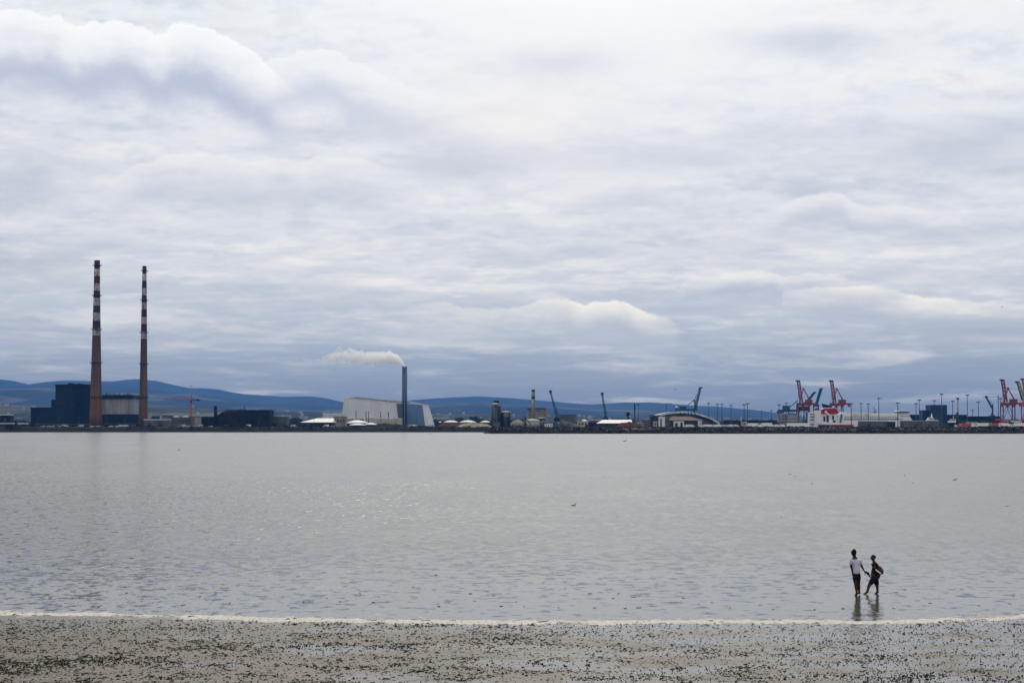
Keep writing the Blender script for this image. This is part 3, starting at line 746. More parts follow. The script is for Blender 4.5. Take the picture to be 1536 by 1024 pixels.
# dark works
Y = 2300
t = thing('old_works', (X(365, Y), Y+20, LAND), 'dark brick works with a stubby square stack, centre left of the shore', 'works')
MB().prism([(X(322, Y), LAND), (X(404.3, Y), LAND), (X(404.3, Y), Z(615.6, Y)), (X(338, Y), Z(616.2, Y)), (X(333, Y), Z(618, Y)), (X(328, Y), Z(621.5, Y)), (X(322, Y), Z(622, Y))], Y, Y+42).build('wall', M['brownblack'], t)
MB().box(X(337.5, Y), X(404.8, Y), Y-1, Y+43, Z(615.5, Y), Z(614.6, Y)).build('roof', M['navy'], t)
MB().box(X(335, Y), X(352, Y), Y-.8, Y-.02, Z(621, Y), Z(616.5, Y)).build('roof_panel', mat('dull_red', (.06, .012, .012), .8, .2, .2), t)
MB().cyl(X(323.2, Y-3), Y-3, 2.05, LAND, Z(608.6, Y-3), 1.9).build('stack', M['black'], t)
MB().box(X(302, Y+5), X(321.5, Y+5), Y+5, Y+35, LAND, Z(624.5, Y+5)).build('annex', M['brownblack'], t)
for px, tp in ((345, 628), (352, 629), (362, 626), (372, 630), (380, 623), (390, 627)):
    MB().box(X(px, Y), X(px+2.2, Y), Y-.5, Y-.02, Z(tp+1.4, Y), Z(tp, Y)).build('window', M['dgrey'], t)
MB().box(X(356, Y), X(367, Y), Y+12, Y+18, Z(614.59, Y+12), Z(613.2, Y+12)).build('roof_vent', M['mgrey'], t)
MB().beam((X(363.8, Y), Y+15, Z(613.2, Y)), (X(363.8, Y), Y+15, Z(608.6, Y)), .8).build('mast', M['navy'], t)
shed('store_building', 'flat pale grey building joined to the right end of the dark brick works', 'building', 404.8, 431, 624.6, 2330, 'mgrey', 'dgrey', 24, roof_px=.5, door=[(410, 418, 634.2), (420, 429, 634)])
# big white-roofed warehouse
Y = 2250
t = thing('warehouse', (X(475, Y), Y+20, LAND), 'warehouse with a wide white hipped roof left of the silver angular plant', 'warehouse')
MB().box(X(452, Y), X(498.5, Y), Y+2, Y+38, LAND, Z(632.9, Y)).build('wall', M['dgrey'], t)
a, b_, c_, d_ = X(450.2, Y), X(499.5, Y), X(474, Y+20), X(499, Y+20)
MB().add([(a, Y, Z(633, Y)), (b_, Y, Z(633, Y)), (b_, Y+40, Z(633, Y)), (a, Y+40, Z(633, Y)), (X(474, Y), Y+16, Z(626.9, Y)), (b_-.4, Y+16, Z(626.9, Y)), (a, Y, Z(633.4, Y)), (b_, Y, Z(633.4, Y)), (b_, Y+40, Z(633.4, Y)), (a, Y+40, Z(633.4, Y))],
    [(0, 1, 5, 4), (1, 2, 5), (2, 3, 4, 5), (3, 0, 4), (6, 7, 1, 0), (7, 8, 2, 1), (8, 9, 3, 2), (9, 6, 0, 3), (9, 8, 7, 6)]).build('roof', M['wroof'], t)
for px in (453, 457, 461): MB().box(X(px, Y), X(px+2.5, Y), Y+1.6, Y+1.97, Z(636.5, Y), Z(635, Y)).build('window', M['mgrey'], t)
MB().beam((X(481.5, Y), Y+15, Z(626.9, Y)), (X(481.5, Y), Y+15, Z(623.7, Y)), .5).build('mast', M['white'], t)
shed('plant_annex', 'cream flat-roofed building behind the white-roofed warehouse', 'building', 485, 512, 619.8, 2700, 'silver', 'white', 30, roof_px=1.4, lip=.3)
shed('filter_house', 'olive grey building at the left foot of the silver angular plant', 'building', 499.5, 519, 624.5, 2500, 'beige', 'mgrey', 20, roof_px=.7, win=4)

# ---- angular silver plant (energy plant) and its twin stack
Y = 2850
t = thing('energy_plant', (X(580, Y), Y+30, LAND), 'large silver angular plant building with sloping faceted walls and a sunken roof', 'plant')
def P_(px, py, Yd): q = W(px, py, Yd); return (q.x, q.y, q.z)
B = [P_(509.5, 640, 2850), P_(598, 640, 2810), P_(606.5, 640, 2850), P_(638, 640, 2835), P_(652.5, 640, 2900), P_(625, 640, 2990), P_(520, 640, 2990)]
T = [P_(516.5, 596.6, 2862), P_(594.5, 604.6, 2828), P_(603.5, 604.8, 2862), P_(633.5, 606.2, 2850), P_(643, 607.6, 2902), P_(612, 602, 2965), P_(529, 595.6, 2965)]
fac = [('silver', 0, 1), ('dgrey', 1, 2), ('silver2', 2, 3), ('silver', 3, 4), ('silver', 4, 5), ('silver', 5, 6), ('silver', 6, 0)]
B = [(x, y, LAND-.5) for x, y, z in B]
body = MB().add(B+T, [(i, (i+1) % 7, 7+(i+1) % 7, 7+i) for i in range(7)])
body.add([(x, y, z-2.5) for x, y, z in T], [tuple(range(7))])
o_ = body.build('wall', M['silver'], t)
o_.data.materials.append(M['silver2']); o_.data.materials.append(M['mgrey'])
o_.data.polygons[2].material_index = 1; o_.data.polygons[1].material_index = 2; o_.data.polygons[7].material_index = 2
rim = MB()
for i in range(7): rim.beam(T[i], T[(i+1) % 7], .9)
rim.build('roof_edge', M['white'], t)
rp_ = MB().add([(T[0][0]*.97+T[1][0]*.03, 2880, T[0][2]-2.2), (T[1][0], 2850, T[1][2]-1.5), (T[5][0]-4, 2955, T[5][2]-.8), (T[6][0]+6, 2955, T[6][2]+.4)], [(0, 1, 2, 3)]); rp_.build('roof', M['dgrey'], t)
for px, tp, Yq in ((553, 600.2, 2890), (563, 600.6, 2890), (573, 600.2, 2900), (582, 601.4, 2890)):
    MB().prism([(X(px, Yq), Z(604, Yq)), (X(px+9, Yq), Z(604, Yq)), (X(px+7, Yq), Z(tp, Yq)), (X(px+2, Yq), Z(tp-.3, Yq))], Yq, Yq+10).build('roof_unit', M['lgrey'], t)
for px in (534, 546, 553, 571, 583, 594): pass
Y = 2800; s = Y/F
t = thing('twin_stack', (X(606.5, Y), Y, LAND), 'pair of slim dark blue flues standing together and giving off white smoke', 'stack')
for px in (604.6, 608.9):
    MB().cyl(X(px, Y), Y, 1.72*s, LAND, Z(549.6, Y), n=20).build('flue', mat('flue_blue', (.045, .085, .16), .35, .15, .1, spec=.6), t)
MB().box(X(605.6, Y), X(607.9, Y), Y+.6, Y+1.2, LAND, Z(550.4, Y)).build('gap_highlight', M['silver'], t)  # pale strip standing in for the highlight seen between the flues
for z in (560, 590, 615): MB().box(X(603, Y), X(610.5, Y), Y+.9, Y+1.9, Z(z+.6, Y), Z(z, Y)).build('bracket', M['blue'], t)

# smoke plume
ctr = [(606.9, 549.0, 1.9), (604.5, 546.0, 3.0), (600, 541.3, 4.6), (593, 537.6, 6.0), (583, 535.6, 7.2), (572, 536.2, 7.6), (560, 537.4, 8.6), (548, 536.0, 8.2), (536, 535.0, 8.0), (524, 533.4, 9.0), (512, 533.2, 9.6), (502, 534.5, 9.0), (493, 538.0, 7.0), (484, 541.0, 5.4), (474, 541.8, 4.2), (462, 541.2, 3.2), (450, 540.4, 2.6)]
pm = MB(); rings_ = []; NS = 20
for i, (px, py, r) in enumerate(ctr):
    c = W(px, py, Y); nx_ = ctr[min(i+1, len(ctr)-1)]; pv = ctr[max(i-1, 0)]
    d = Vector((nx_[0]-pv[0], 0, -(nx_[1]-pv[1]))).normalized(); a = Vector((-d.z, 0, d.x)); b2 = Vector((0, 1, 0)); R = r*s*1.55
    rings_ += [tuple(c+a*R*math.cos(2*math.pi*k/NS)+b2*R*math.sin(2*math.pi*k/NS)) for k in range(NS)]
fs = [(i*NS+k, i*NS+(k+1) % NS, (i+1)*NS+(k+1) % NS, (i+1)*NS+k) for i in range(len(ctr)-1) for k in range(NS)]
fs += [tuple(reversed(range(NS))), tuple(range((len(ctr)-1)*NS, len(ctr)*NS))]
pm.add(rings_, fs)
so_ = pm.build('smoke', None, loc=W(606.9, 549, Y))
import bmesh
bm_ = bmesh.new(); bm_.from_mesh(so_.data); bmesh.ops.recalc_face_normals(bm_, faces=bm_.faces); bm_.to_mesh(so_.data); bm_.free()
tag(so_, 'white smoke blowing left from the top of the twin dark blue stack', 'smoke', kind='stuff')
m = bpy.data.materials.new('smoke'); m.use_nodes = True; nt = m.node_tree; nt.nodes.clear()
o = nt.nodes.new('ShaderNodeOutputMaterial'); v = nt.nodes.new('ShaderNodeVolumePrincipled'); nt.links.new(v.outputs[0], o.inputs['Volume'])
P = position(nt); x, y, z = sep(nt, P); pxe = x*(F/Y)+768.
def crv(k, lo=0): return (pxe).curve([(c[0], (Z(c[1], Y) if k == 1 else c[2]*s)) for c in reversed(ctr)])
dz_ = z-crv(1); dy_ = y-float(Y); rr = crv(2)
nsm = noise(nt, P, .11, 6, .68); ns2 = noise(nt, P, .3, 3, .6)
q = ((dz_*dz_+dy_*dy_)/(rr*rr*1.25)).f('SQRT')
edge = pxe.curve([(448, 1.1), (500, 1.1), (540, .75), (580, .4), (600, .2), (610, .1)])
dn = (1.36-q-(nsm-.40)*edge*5.2-(ns2-.5)*edge*.9)
dn = dn.smooth(0, .22)*pxe.curve([(448, .0), (462, .04), (475, .06), (490, .065), (505, .09), (540, .13), (570, .14), (600, .26), (608, .5)])
nt.links.new(dn.s, v.inputs['Density']); v.inputs['Color'].default_value = (1, 1, 1, 1); v.inputs['Anisotropy'].default_value = .2
m.cycles.volume_step_rate = .12
so_.data.materials.append(m)

# in front of the angular plant
def dome_roof(name, label, cat, x0, xm, x1, top, eave, Y, m='wroof', wall='dgrey', group=None, base=None, flat=.0):
    a0, am, a1 = X(x0, Y), X(xm, Y), X(x1, Y); r = (a1-a0)/2; c = (a0+a1)/2; ze, zt = Z(eave, Y), Z(top, Y); yc = Y+r
    t = thing(name, (c, yc, LAND), label, cat, group)
    zb = LAND if base is None else Z(base, Y)
    MB().lathe(c, yc, [(r*.93, zb), (r*.93, ze)], 24).build('wall', M[wall], t)
    MB().lathe(c, yc, [(r, ze-.3), (r, ze+.01), (r*.75, ze+(zt-ze)*.45), (r*.4, ze+(zt-ze)*.82), (.2, zt)], 24).build('roof', M[m], t)
    return t
dome_roof('round_tank', 'white conical-roofed tank, the highest of the white roofs before the angular plant', 'tank', 518, 534, 552, 629.8, 634.2, 2400)
dome_roof('round_tank', 'lower white-roofed tank directly below the highest conical tank roof', 'tank', 522, 535, 548, 635, 637.2, 2150)
dome_roof('round_tank', 'white-roofed tank at the right of the cluster of conical roofs, beside the dark bushes', 'tank', 546, 556, 565, 633.8, 636.4, 2250)
dome_roof('storage_tank', 'olive grey domed storage tank behind the conical white roofs, left one', 'tank', 517, 524, 531, 625, 628, 2600, 'cream', 'beige')
dome_roof('storage_tank', 'cream domed storage tank left of the cream hall before the plant', 'tank', 549, 555, 561, 624.2, 627, 2600, 'cream', 'cream')
dome_roof('storage_tank', 'dark domed storage tank between the olive one and the cream one', 'tank', 533, 539, 546, 625.5, 629, 2600, 'beige', 'dgrey')
shed('cream_hall', 'long cream hall with a white roof edge in front of the angular plant', 'hall', 560.5, 602, 627.2, 2420, 'cream', 'white', 24, roof_px=.8, door=[(592, 596, 635)])
for k, (px, tp, bt, Yq) in enumerate(((534, 616.8, 630, 2450), (553, 617.5, 625, 2500), (571, 617.8, 627, 2500), (582.6, 618.8, 627, 2425), (549, 617.5, 628, 2500))):
    lb = ['thin dark vent pole rising behind the conical white roofs', 'thin vent pole on the left end of the cream hall', 'thin vent pole above the middle of the cream hall', 'thickest dark vent pole rising from the cream hall roof', 'thin vent pole beside the cream domed tank'][k]
    q = MB().cyl(X(px, Yq), Yq, .55 if k == 3 else .42, LAND, Z(tp, Yq), n=8); t = thing('vent_pole', (X(px, Yq), Yq, LAND), lb, 'vent pole', 'thin vent poles before the plant')
    q.build('pipe', M['black'], t); MB().cyl(X(px, Yq), Yq, .8, Z(tp, Yq), Z(tp-.6, Yq), n=8).build('cowl', M['dgrey'], t)
def heap(name, label, cat, pts, Y, depth, m, seed=0):
    "long mound with a broken crest"
    xs_ = np.linspace(X(pts[0][0], Y), X(pts[-1][0], Y), 40)
    cr2 = np.interp(xs_, [X(p[0], Y) for p in pts], [Z(p[1], Y) for p in pts]); vs = []
    R = 9
    for j in range(R):
        t_ = j/(R-1); h = math.sin(t_*math.pi)
        vs += [(float(x_), Y+depth*t_, LAND-1+(float(c)+1-LAND)*h*(.85+.3*float(pnoise(x_*.3, j, seed)))) for x_, c in zip(xs_, cr2)]
    fs = [(j*40+i, j*40+i+1, (j+1)*40+i+1, (j+1)*40+i) for j in range(R-1) for i in range(39)]
    b = MB(); b.add(vs, fs); return tag(b.build(name, m, loc=(float(xs_[20]), Y+depth/2, LAND)), label, cat)
heap('scrap_heap', 'rusty red scrap heap below the round white roofs', 'scrap heap', [(655, 639), (664, 635), (680, 633.4), (700, 633.8), (722, 636), (730, 640)], 2100, 30, M['rust'], 3)
heap('sand_heap', 'pale sand-coloured heap left of the grey silo tower', 'sand heap', [(686, 639), (695, 635.2), (705, 633.8), (722, 634.4), (732, 636.6), (738, 640)], 2060, 20, M['sandh'], 5)
heap('earth_bank', 'dark bushy mound in front of the cream hall', 'mound', [(560, 640), (566, 634.6), (574, 634.2), (584, 635.5), (596, 636), (606, 637), (625, 638), (650, 640)], 2020, 24, SCR, 8)
dome_roof('round_tank', 'white domed roof, leftmost full-size one above the rusty scrap heap', 'tank', 664.5, 675, 687.5, 630.2, 633.0, 2500, group='round white roofs by the scrap heap')
dome_roof('round_tank', 'white domed roof, widest one above the pale heap', 'tank', 688.5, 701, 714.5, 630.0, 633.0, 2500, group='round white roofs by the scrap heap')
dome_roof('round_tank', 'white domed roof nearest the grey silo tower', 'tank', 720, 727.5, 735.5, 630.6, 633.0, 2500, group='round white roofs by the scrap heap')
dome_roof('round_tank', 'tiny white domed roof just right of the angular plant', 'tank', 657.5, 660, 662.5, 631.8, 633.0, 2500)

# ---- silos
Y = 2300
t = thing('silo_tower', (X(744, Y), Y+8, LAND), 'tall grey silo tower with a dark headhouse on its white cap', 'silo')
for k, (c, r, tp, mm) in enumerate(((740.8, 3.0, 606.6, 'mgrey'), (745.2, 3.2, 606.2, 'lgrey'), (749.2, 2.3, 608.5, 'dgrey'), (738.8, 1.6, 610, 'dgrey'))):
    MB().cyl(X(c, Y), Y+(4 if k % 2 else 0), r*Y/F, LAND, Z(tp, Y), n=20).build('silo_cell', M[mm], t)
MB().lathe(X(742.8, Y), Y, [(4.4*Y/F, Z(606.1, Y)), (4.0*Y/F, Z(604.6, Y)), (2.5*Y/F, Z(604, Y))], 20).build('cap', M['white'], t)
MB().box(X(741, Y), X(748.4, Y), Y-1, Y+6, Z(604.4, Y), Z(600.8, Y)).build('headhouse', M['black'], t)
MB().box(X(739.5, Y), X(742.3, Y), Y-1, Y+6, Z(603.9, Y), Z(602, Y)).build('conveyor_head', M['dgrey'], t)
MB().box(X(738.5, Y), X(750, Y), Y-6, Y-2.6, LAND, Z(633, Y)).build('loading_bay', M['mgrey'], t)
t = thing('silo_block', (X(759, Y), Y+8, LAND), 'lower grey silo block with a white cap and an ochre patch', 'silo')
for k, c in enumerate((753.6, 758.2, 762.8)):
    MB().cyl(X(c, Y+5), Y+5, 2.7*Y/F, LAND, Z(618, Y), n=18).build('silo_cell', M['dgrey' if k != 1 else 'mgrey'], t)
MB().prism([(X(751, Y), Z(618, Y)), (X(766, Y), Z(618, Y)), (X(765, Y), Z(616.9, Y)), (X(759, Y), Z(615.6, Y)), (X(753, Y), Z(616.6, Y))], Y+2, Y+9).build('cap', M['white'], t)
MB().box(X(755.5, Y), X(763, Y), Y+1.6, Y+2.2, Z(624.5, Y), Z(619, Y)).build('panel', M['ochre'], t)

# ---- beige works with the banded chimney
Y = 2600
t = thing('works_building', (X(806, Y), Y+15, LAND), 'beige block building under the short banded chimney', 'building')
MB().box(X(790.5, Y), X(818.5, Y), Y, Y+32, LAND, Z(613.5, Y)).build('wall', M['beige'], t)
MB().box(X(790, Y), X(819, Y), Y-.8, Y+32.8, Z(613.4, Y), Z(612.3, Y)).build('roof', M['dgrey'], t)
MB().box(X(818.6, Y), X(822, Y), Y+4, Y+20, LAND, Z(614, Y)).build('stair_tower', M['lgrey'], t)
MB().box(X(816.5, Y), X(818.3, Y), Y-.8, Y-.03, Z(625, Y), Z(611, Y)).build('panel', M['ochre'], t)
for px in (793, 797, 804, 809): MB().box(X(px, Y), X(px+2.4, Y), Y-.5, Y-.02, Z(616.4, Y), Z(615.2, Y)).build('window', M['dgrey'], t)
t = thing('banded_chimney', (X(799.8, Y+10), Y-6, LAND), 'short pale chimney with a black cap and a dark band', 'chimney')
cxx = X(799.9, Y)
MB().cyl(cxx, Y-6, 2.5*Y/F, LAND, Z(587.2, Y), n=20).build('shaft', M['beige'], t)
MB().cyl(cxx, Y-6, 2.75*Y/F, Z(587.1, Y), Z(584.2, Y), n=20).build('cap', M['dgrey'], t)
MB().cyl(cxx, Y-6, 2.7*Y/F, Z(598, Y), Z(595.4, Y), n=20).build('band', M['dgrey'], t)
MB().cyl(cxx, Y-6, 2.58*Y/F, Z(595.3, Y), Z(592.2, Y), n=20).build('band', mat('dusty_pink', (.24, .15, .13), .8, .2, .3), t)
MB().cyl(X(798.4, Y), Y-12, .8*Y/F, Z(613, Y), Z(600, Y), n=12).build('pipe', M['cream'], t)
dome_roof('grain_dome', 'wide beige dome left of the pale green flat tank', 'dome', 765, 776, 788, 628.6, 636, 2150, 'beige', 'beige')
dome_roof('flat_tank', 'broad pale green tank below the beige works building', 'tank', 786, 798, 811, 627.6, 631, 2300, 'cream', 'cream')
shed('low_store', 'low shed with a bright white roof right of the pale green tank', 'shed', 808, 817.5, 625.8, 2450, 'dgrey', 'white', 16, roof_px=1.3)
t = thing('loader_arm', (X(787.5, 2050), 2050, LAND), 'dark blue mobile loader with a curved arm in front of the pale green tank', 'loader')
Y = 2050
MB().box(X(786, Y), X(790, Y), Y, Y+4, LAND, Z(634.5, Y)).build('body', M['rust'], t)
q = MB(); pts = [(787.8, 634.5), (788, 625), (787.6, 629), (791, 630.5), (794.5, 634), (796.5, 637.5)]
q.beam(W(787.8, 636, Y), W(788, 624.8, Y), .9); 
for a_, b_ in zip(pts[2:], pts[3:]): q.beam(W(*a_, Y), W(*b_, Y), .8)
q.build('arm', M['black'], t)
MB().box(X(786.8, Y), X(788.8, Y), Y-.8, Y+1.2, Z(627.2, Y), Z(624, Y)).build('head', M['blue'], t)
dome_roof('hopper', 'small grey domed hopper beside the white-roofed low shed', 'hopper', 809, 815, 821, 630.6, 634, 2100, 'mgrey', 'mgrey')
shed('site_cabin', 'white site cabin on the quay right of the pale green tank', 'cabin', 817, 829, 635, 2000, 'white', 'white', 5, roof_px=.6, win=3)

# ---- mobile harbour cranes
def harbour_crane(label, Y, cx, ztower, foot, tip, kw=1.0, col='cblue'):
    t = thing('harbour_crane', (X(cx, Y), Y, LAND), label, 'harbour crane')
    s = Y/F; c = X(cx, Y)
    MB().box(c-4.5*kw, c+4.5*kw, Y-4, Y+4, LAND+1, LAND+4).build('chassis', M[col], t)
    for k in (-1, 1): MB().cyl(c+3.4*k*kw, Y-4.2, 1.0, LAND, LAND+2, n=10).build('outrigger', M['black'], t)
    MB().cyl(c, Y, 1.6*kw, LAND+3.9, Z(ztower, Y), .9*kw).build('tower', M[col], t)
    zc = LAND+(Z(ztower, Y)-LAND)*.45
    MB().box(c-4*kw, c+3*kw, Y-2.2, Y+2.2, zc-2, zc+2).build('machinery_house', M['navy' if col == 'cblue' else 'dgrey'], t)
    MB().box(c-2.6*kw, c-1.2*kw, Y-2.8, Y-1.5, zc+2.2, zc+4.6).build('cab', M['glass'], t)
    p = W(*foot, Y); q = W(*tip, Y)
    MB().lattice(p, q, 1.5*kw, .55*kw, 12).build('boom', M[col], t)
    MB().box(q.x-1.6, q.x+1.6, Y-1, Y+1, q.z-1.5, q.z+1.5).build('boom_head', M['black'], t)
    MB().beam((c, Y, Z(ztower, Y)), q, .3).beam((c, Y, Z(ztower, Y)), p+(q-p)*.55, .3).build('stay_cable', M['black'], t)
    return t
harbour_crane('blue mobile crane with its boom leaning left, beside the beige works', 2350, 836, 616.3, (834.2, 622), (825.8, 587.2))
harbour_crane('blue mobile crane rising from behind the long white roof, boom leaning left', 2350, 909, 616.0, (908, 622), (903.2, 590.4))
harbour_crane('small dark green crane with a short boom left of the rightmost red crane', 2700, 1489, 606, (1488, 612), (1479.3, 595.2), 1.0, 'dgrey')
shed('grey_warehouse', 'plain mid-grey warehouse right of the beige works', 'warehouse', 839, 864.5, 622, 2450, 'mgrey', 'dgrey', 30, roof_px=.6)
heap('coal_heap', 'near-black heap in front of the plain grey warehouse', 'heap', [(830, 640), (836, 631.5), (848, 630.6), (856, 633.5), (866, 637), (872, 640)], 2060, 26, M['black'], 11)
dome_roof('small_dome', 'small white domed hut left of the purple panel', 'dome', 872, 876.5, 881, 628.7, 631.5, 2300, 'wroof', 'cream')
shed('quay_shed', 'small shed with a cream roof left of the long white roof', 'shed', 866, 882, 631.4, 2250, 'cream', 'cream', 12, roof_px=.6, win=3)
shed('quay_shed', 'narrow shed with a white roof sloping up behind the purple container', 'shed', 884, 906, 629, 2600, 'mgrey', 'white', 16, roof_px=.9)
Y = 2200
t = thing('long_shed', (X(923, Y), Y+15, LAND), 'long low shed with a cream white pitched roof in the middle right', 'shed')
MB().box(X(897, Y), X(948, Y), Y+1, Y+30, LAND, Z(634.6, Y)).build('wall', M['dgrey'], t)
MB().add([(X(895.8, Y), Y, Z(634.5, Y)), (X(949, Y), Y, Z(634.5, Y)), (X(949, Y), Y+31, Z(634.5, Y)), (X(895.8, Y), Y+31, Z(634.5, Y)), (X(905.5, Y), Y+15, Z(629.2, Y)), (X(948, Y), Y+15, Z(629.2, Y))],
   [(0, 1, 5, 4), (1, 2, 5), (2, 3, 4, 5), (3, 0, 4), (3, 2, 1, 0)]).build('roof', M['wroof'], t)
heap('rust_heap', 'low brown heap in front of the right end of the long cream roof', 'heap', [(925, 640), (932, 634.5), (945, 632.6), (953, 633.5), (960, 636), (968, 640)], 2040, 20, M['rust'], 15)
t = thing('water_tower', (X(942.3, 2500), 2500, LAND), 'small dark water tower above the long cream roof', 'water tower')
MB().cyl(X(942.3, 2500), 2500, 1.2, LAND, Z(624, 2500)).build('stem', M['dgrey'], t)
MB().lathe(X(942.3, 2500), 2500, [(1.2, Z(624, 2500)), (2.6, Z(622, 2500)), (2.6, Z(618.6, 2500)), (.5, Z(617.6, 2500))], 16).build('tank', M['black'], t)
MB().box(X(943, 2500), X(946, 2500), 2498, 2500, Z(624.4, 2500), Z(623.4, 2500)).build('platform', M['white'], t)
t = thing('radio_mast', (X(952, 2400), 2400, LAND), 'thick dark blue mast right of the long cream roof', 'mast')
MB().lattice((X(952, 2400), 2400, LAND), (X(952, 2400), 2400, Z(606, 2400)), 1.3, .5, 16).build('pole', M['cblue'], t)
MB().box(X(951.1, 2400), X(952.9, 2400), 2399.2, 2400.8, Z(614, 2400), Z(604.5, 2400)).build('antenna_panel', M['blue'], t)
shed('quay_shed', 'low shed with a pale roof just left of the arched hall', 'shed', 964, 977, 628.2, 2500, 'mgrey', 'cream', 14, roof_px=1.0)
shed('quay_shed', 'small white-fronted hut beside the thick dark mast', 'shed', 956, 965, 632, 2200, 'cream', 'dgrey', 10, roof_px=.8, win=2)

# ---- arched hall
Y = 2500
arc = [(984, 623), (990, 620.8), (998, 619), (1006, 617.6), (1015, 616.8), (1024, 616.6), (1033, 617.3), (1042, 618.6), (1051, 620.9), (1060, 624), (1069, 628), (1076, 631.6), (1079, 634)]
t = thing('arched_hall', (X(1030, Y), Y+30, LAND), 'hall under a huge silver barrel roof sweeping down to the right', 'hall')
outer = [(X(a, Y), Z(b, Y)) for a, b in arc]; inner = [(X(768+(a-768)*1.0, Y), Z(b+3.0, Y)) for a, b in arc]
rb = MB(); k = len(arc)
vs = [(x_, Y-6, z_) for x_, z_ in outer]+[(x_, Y+60, z_) for x_, z_ in outer]+[(x_, Y-6, z_) for x_, z_ in inner]+[(x_, Y+60, z_) for x_, z_ in inner]
fs = [(i+1, i, k+i, k+i+1) for i in range(k-1)]+[(2*k+i, 2*k+i+1, 3*k+i+1, 3*k+i) for i in range(k-1)]+[(i, i+1, 2*k+i+1, 2*k+i) for i in range(k-1)]+[(k+i+1, k+i, 3*k+i, 3*k+i+1) for i in range(k-1)]
rb.add(vs, fs, False).build('roof', mat('bright_silver_roof', (.62, .65, .68), .4, .2, .12), t)
MB().prism([(X(986, Y), LAND), (X(1077, Y), LAND)]+[(a_, b_-.2) for a_, b_ in reversed(inner[:-1])], Y, Y+50).build('wall', M['mgrey'], t)
for px in (1020, 1026, 1031, 1036, 1041): MB().box(X(px, Y), X(px+1.4, Y), Y-6.3, Y-6.05, Z(621.5, Y), Z(618.2, Y)).build('window', M['glass'], t)
MB().prism([(X(1043, Y), Z(621.4, Y)), (X(1060, Y), Z(626.6, Y)), (X(1070, Y), Z(631, Y)), (X(1068, Y), Z(631.6, Y)), (X(1058, Y), Z(627.9, Y)), (X(1043, Y), Z(622.8, Y))], Y-6.6, Y-6.1).build('roof_band', M['navy'], t)
Y = 2250
t = thing('brown_roofed_house', (X(1028, Y), Y+15, LAND), 'building with a brown pitched roof in front of the arched hall', 'building')
MB().box(X(1006, Y), X(1050, Y), Y+1, Y+28, LAND, Z(630.2, Y)).build('wall', M['dgrey'], t)
MB().add([(X(1003, Y), Y, Z(630.3, Y)), (X(1056, Y), Y, Z(630.3, Y)), (X(1056, Y), Y+29, Z(630.3, Y)), (X(1003, Y), Y+29, Z(630.3, Y)), (X(1009, Y), Y+14, Z(624.3, Y)), (X(1037, Y), Y+14, Z(624.3, Y))],
   [(0, 1, 5, 4), (1, 2, 5), (2, 3, 4, 5), (3, 0, 4), (3, 2, 1, 0)]).build('roof', M['roofbrown'], t)
t = shed('white_house', 'tall white block with a dark doorway left of the brown pitched roof', 'building', 989, 997.5, 624.5, 2230, 'white', 'white', 12, roof_px=.5, door=[(990.6, 992.6, 627.5)])
shed('side_block', 'narrow grey block between the tall white block and the brown roof', 'building', 998.2, 1004, 625.5, 2240, 'mgrey', 'cream', 12, roof_px=.5, win=1)
shed('white_garage', 'white garage with two dark doors below the brown pitched roof', 'garage', 1011.5, 1026, 631.3, 2100, 'white', 'white', 10, roof_px=.6, door=[(1012.6, 1016.5, 634), (1020.5, 1024, 633)])
shed('white_hut', 'small white hut with a dark window right of the garage, under the arched hall', 'hut', 1048, 1052.5, 631.2, 2100, 'white', 'white', 8, roof_px=.5, win=1)
shed('white_hut', 'small pale hut at the left foot of the tall white block', 'hut', 980.5, 986, 632, 2100, 'lgrey', 'white', 8, roof_px=.5, win=1)
shed('dark_store', 'dark teal store with a blue roof at the left end of the arched hall', 'store', 976, 990, 622.5, 2450, 'dgrey', 'cblue', 20, roof_px=2.4)
dome_roof('radar_dome', 'small white dome on a blue tower behind the arched hall', 'dome', 1012.6, 1015, 1017.4, 608.6, 611.0, 2800, 'white', 'cblue', base=None)
Y = 2750; s = Y/F
t = thing('blue_crane', (X(1045, Y), Y, LAND), 'blue quay crane with its boom raised to the right, behind the arched hall', 'quay crane')
MB().lattice(W(1042.5, 615, Y), W(1050.3, 581.5, Y), 2.6, .8, 14).build('boom', M['cblue'], t)
MB().box(X(1049.2, Y), X(1054, Y), Y-1.5, Y+1.5, Z(582, Y), Z(580.4, Y)).build('boom_head', M['black'], t)
MB().beam(W(1031, 608, Y), W(1042, 599.2, Y), .9).beam(W(1042, 599.2, Y), W(1044.5, 592.5, Y), .8).build('backstay', M['cblue'], t)
MB().lattice(W(1041.5, 599.2, Y), W(1043.5, 614, Y), 1.8, .6, 5).build('apex_frame', M['cblue'], t)
MB().box(X(1016, Y), X(1046, Y), Y-4, Y+4, Z(615.6, Y), Z(612.8, Y)).build('girder', M['cblue'], t)
MB().box(X(1019, Y), X(1029, Y), Y-4, Y+4, Z(612.7, Y), Z(609.2, Y)).build('machinery_house', M['cblue'], t)
for px in (1020, 1041):
    for dy_ in (-7, 7): MB().box(X(px, Y)-.8, X(px, Y)+.8, Y+dy_-.8, Y+dy_+.8, LAND, Z(615.61, Y)).build('leg', M['cblue'], t)
Y = 4200
t = thing('tower_crane', (X(1000, Y), Y, LAND), 'tiny distant tower crane on the skyline behind the arched hall', 'tower crane')
MB().beam((X(999.5, Y), Y, LAND), (X(999.5, Y), Y, Z(604.6, Y)), 1.2).build('mast', M['cblue'], t)
MB().beam(W(996, 605.0, Y), W(1008, 605.0, Y), 1.0).build('jib', M['cblue'], t)
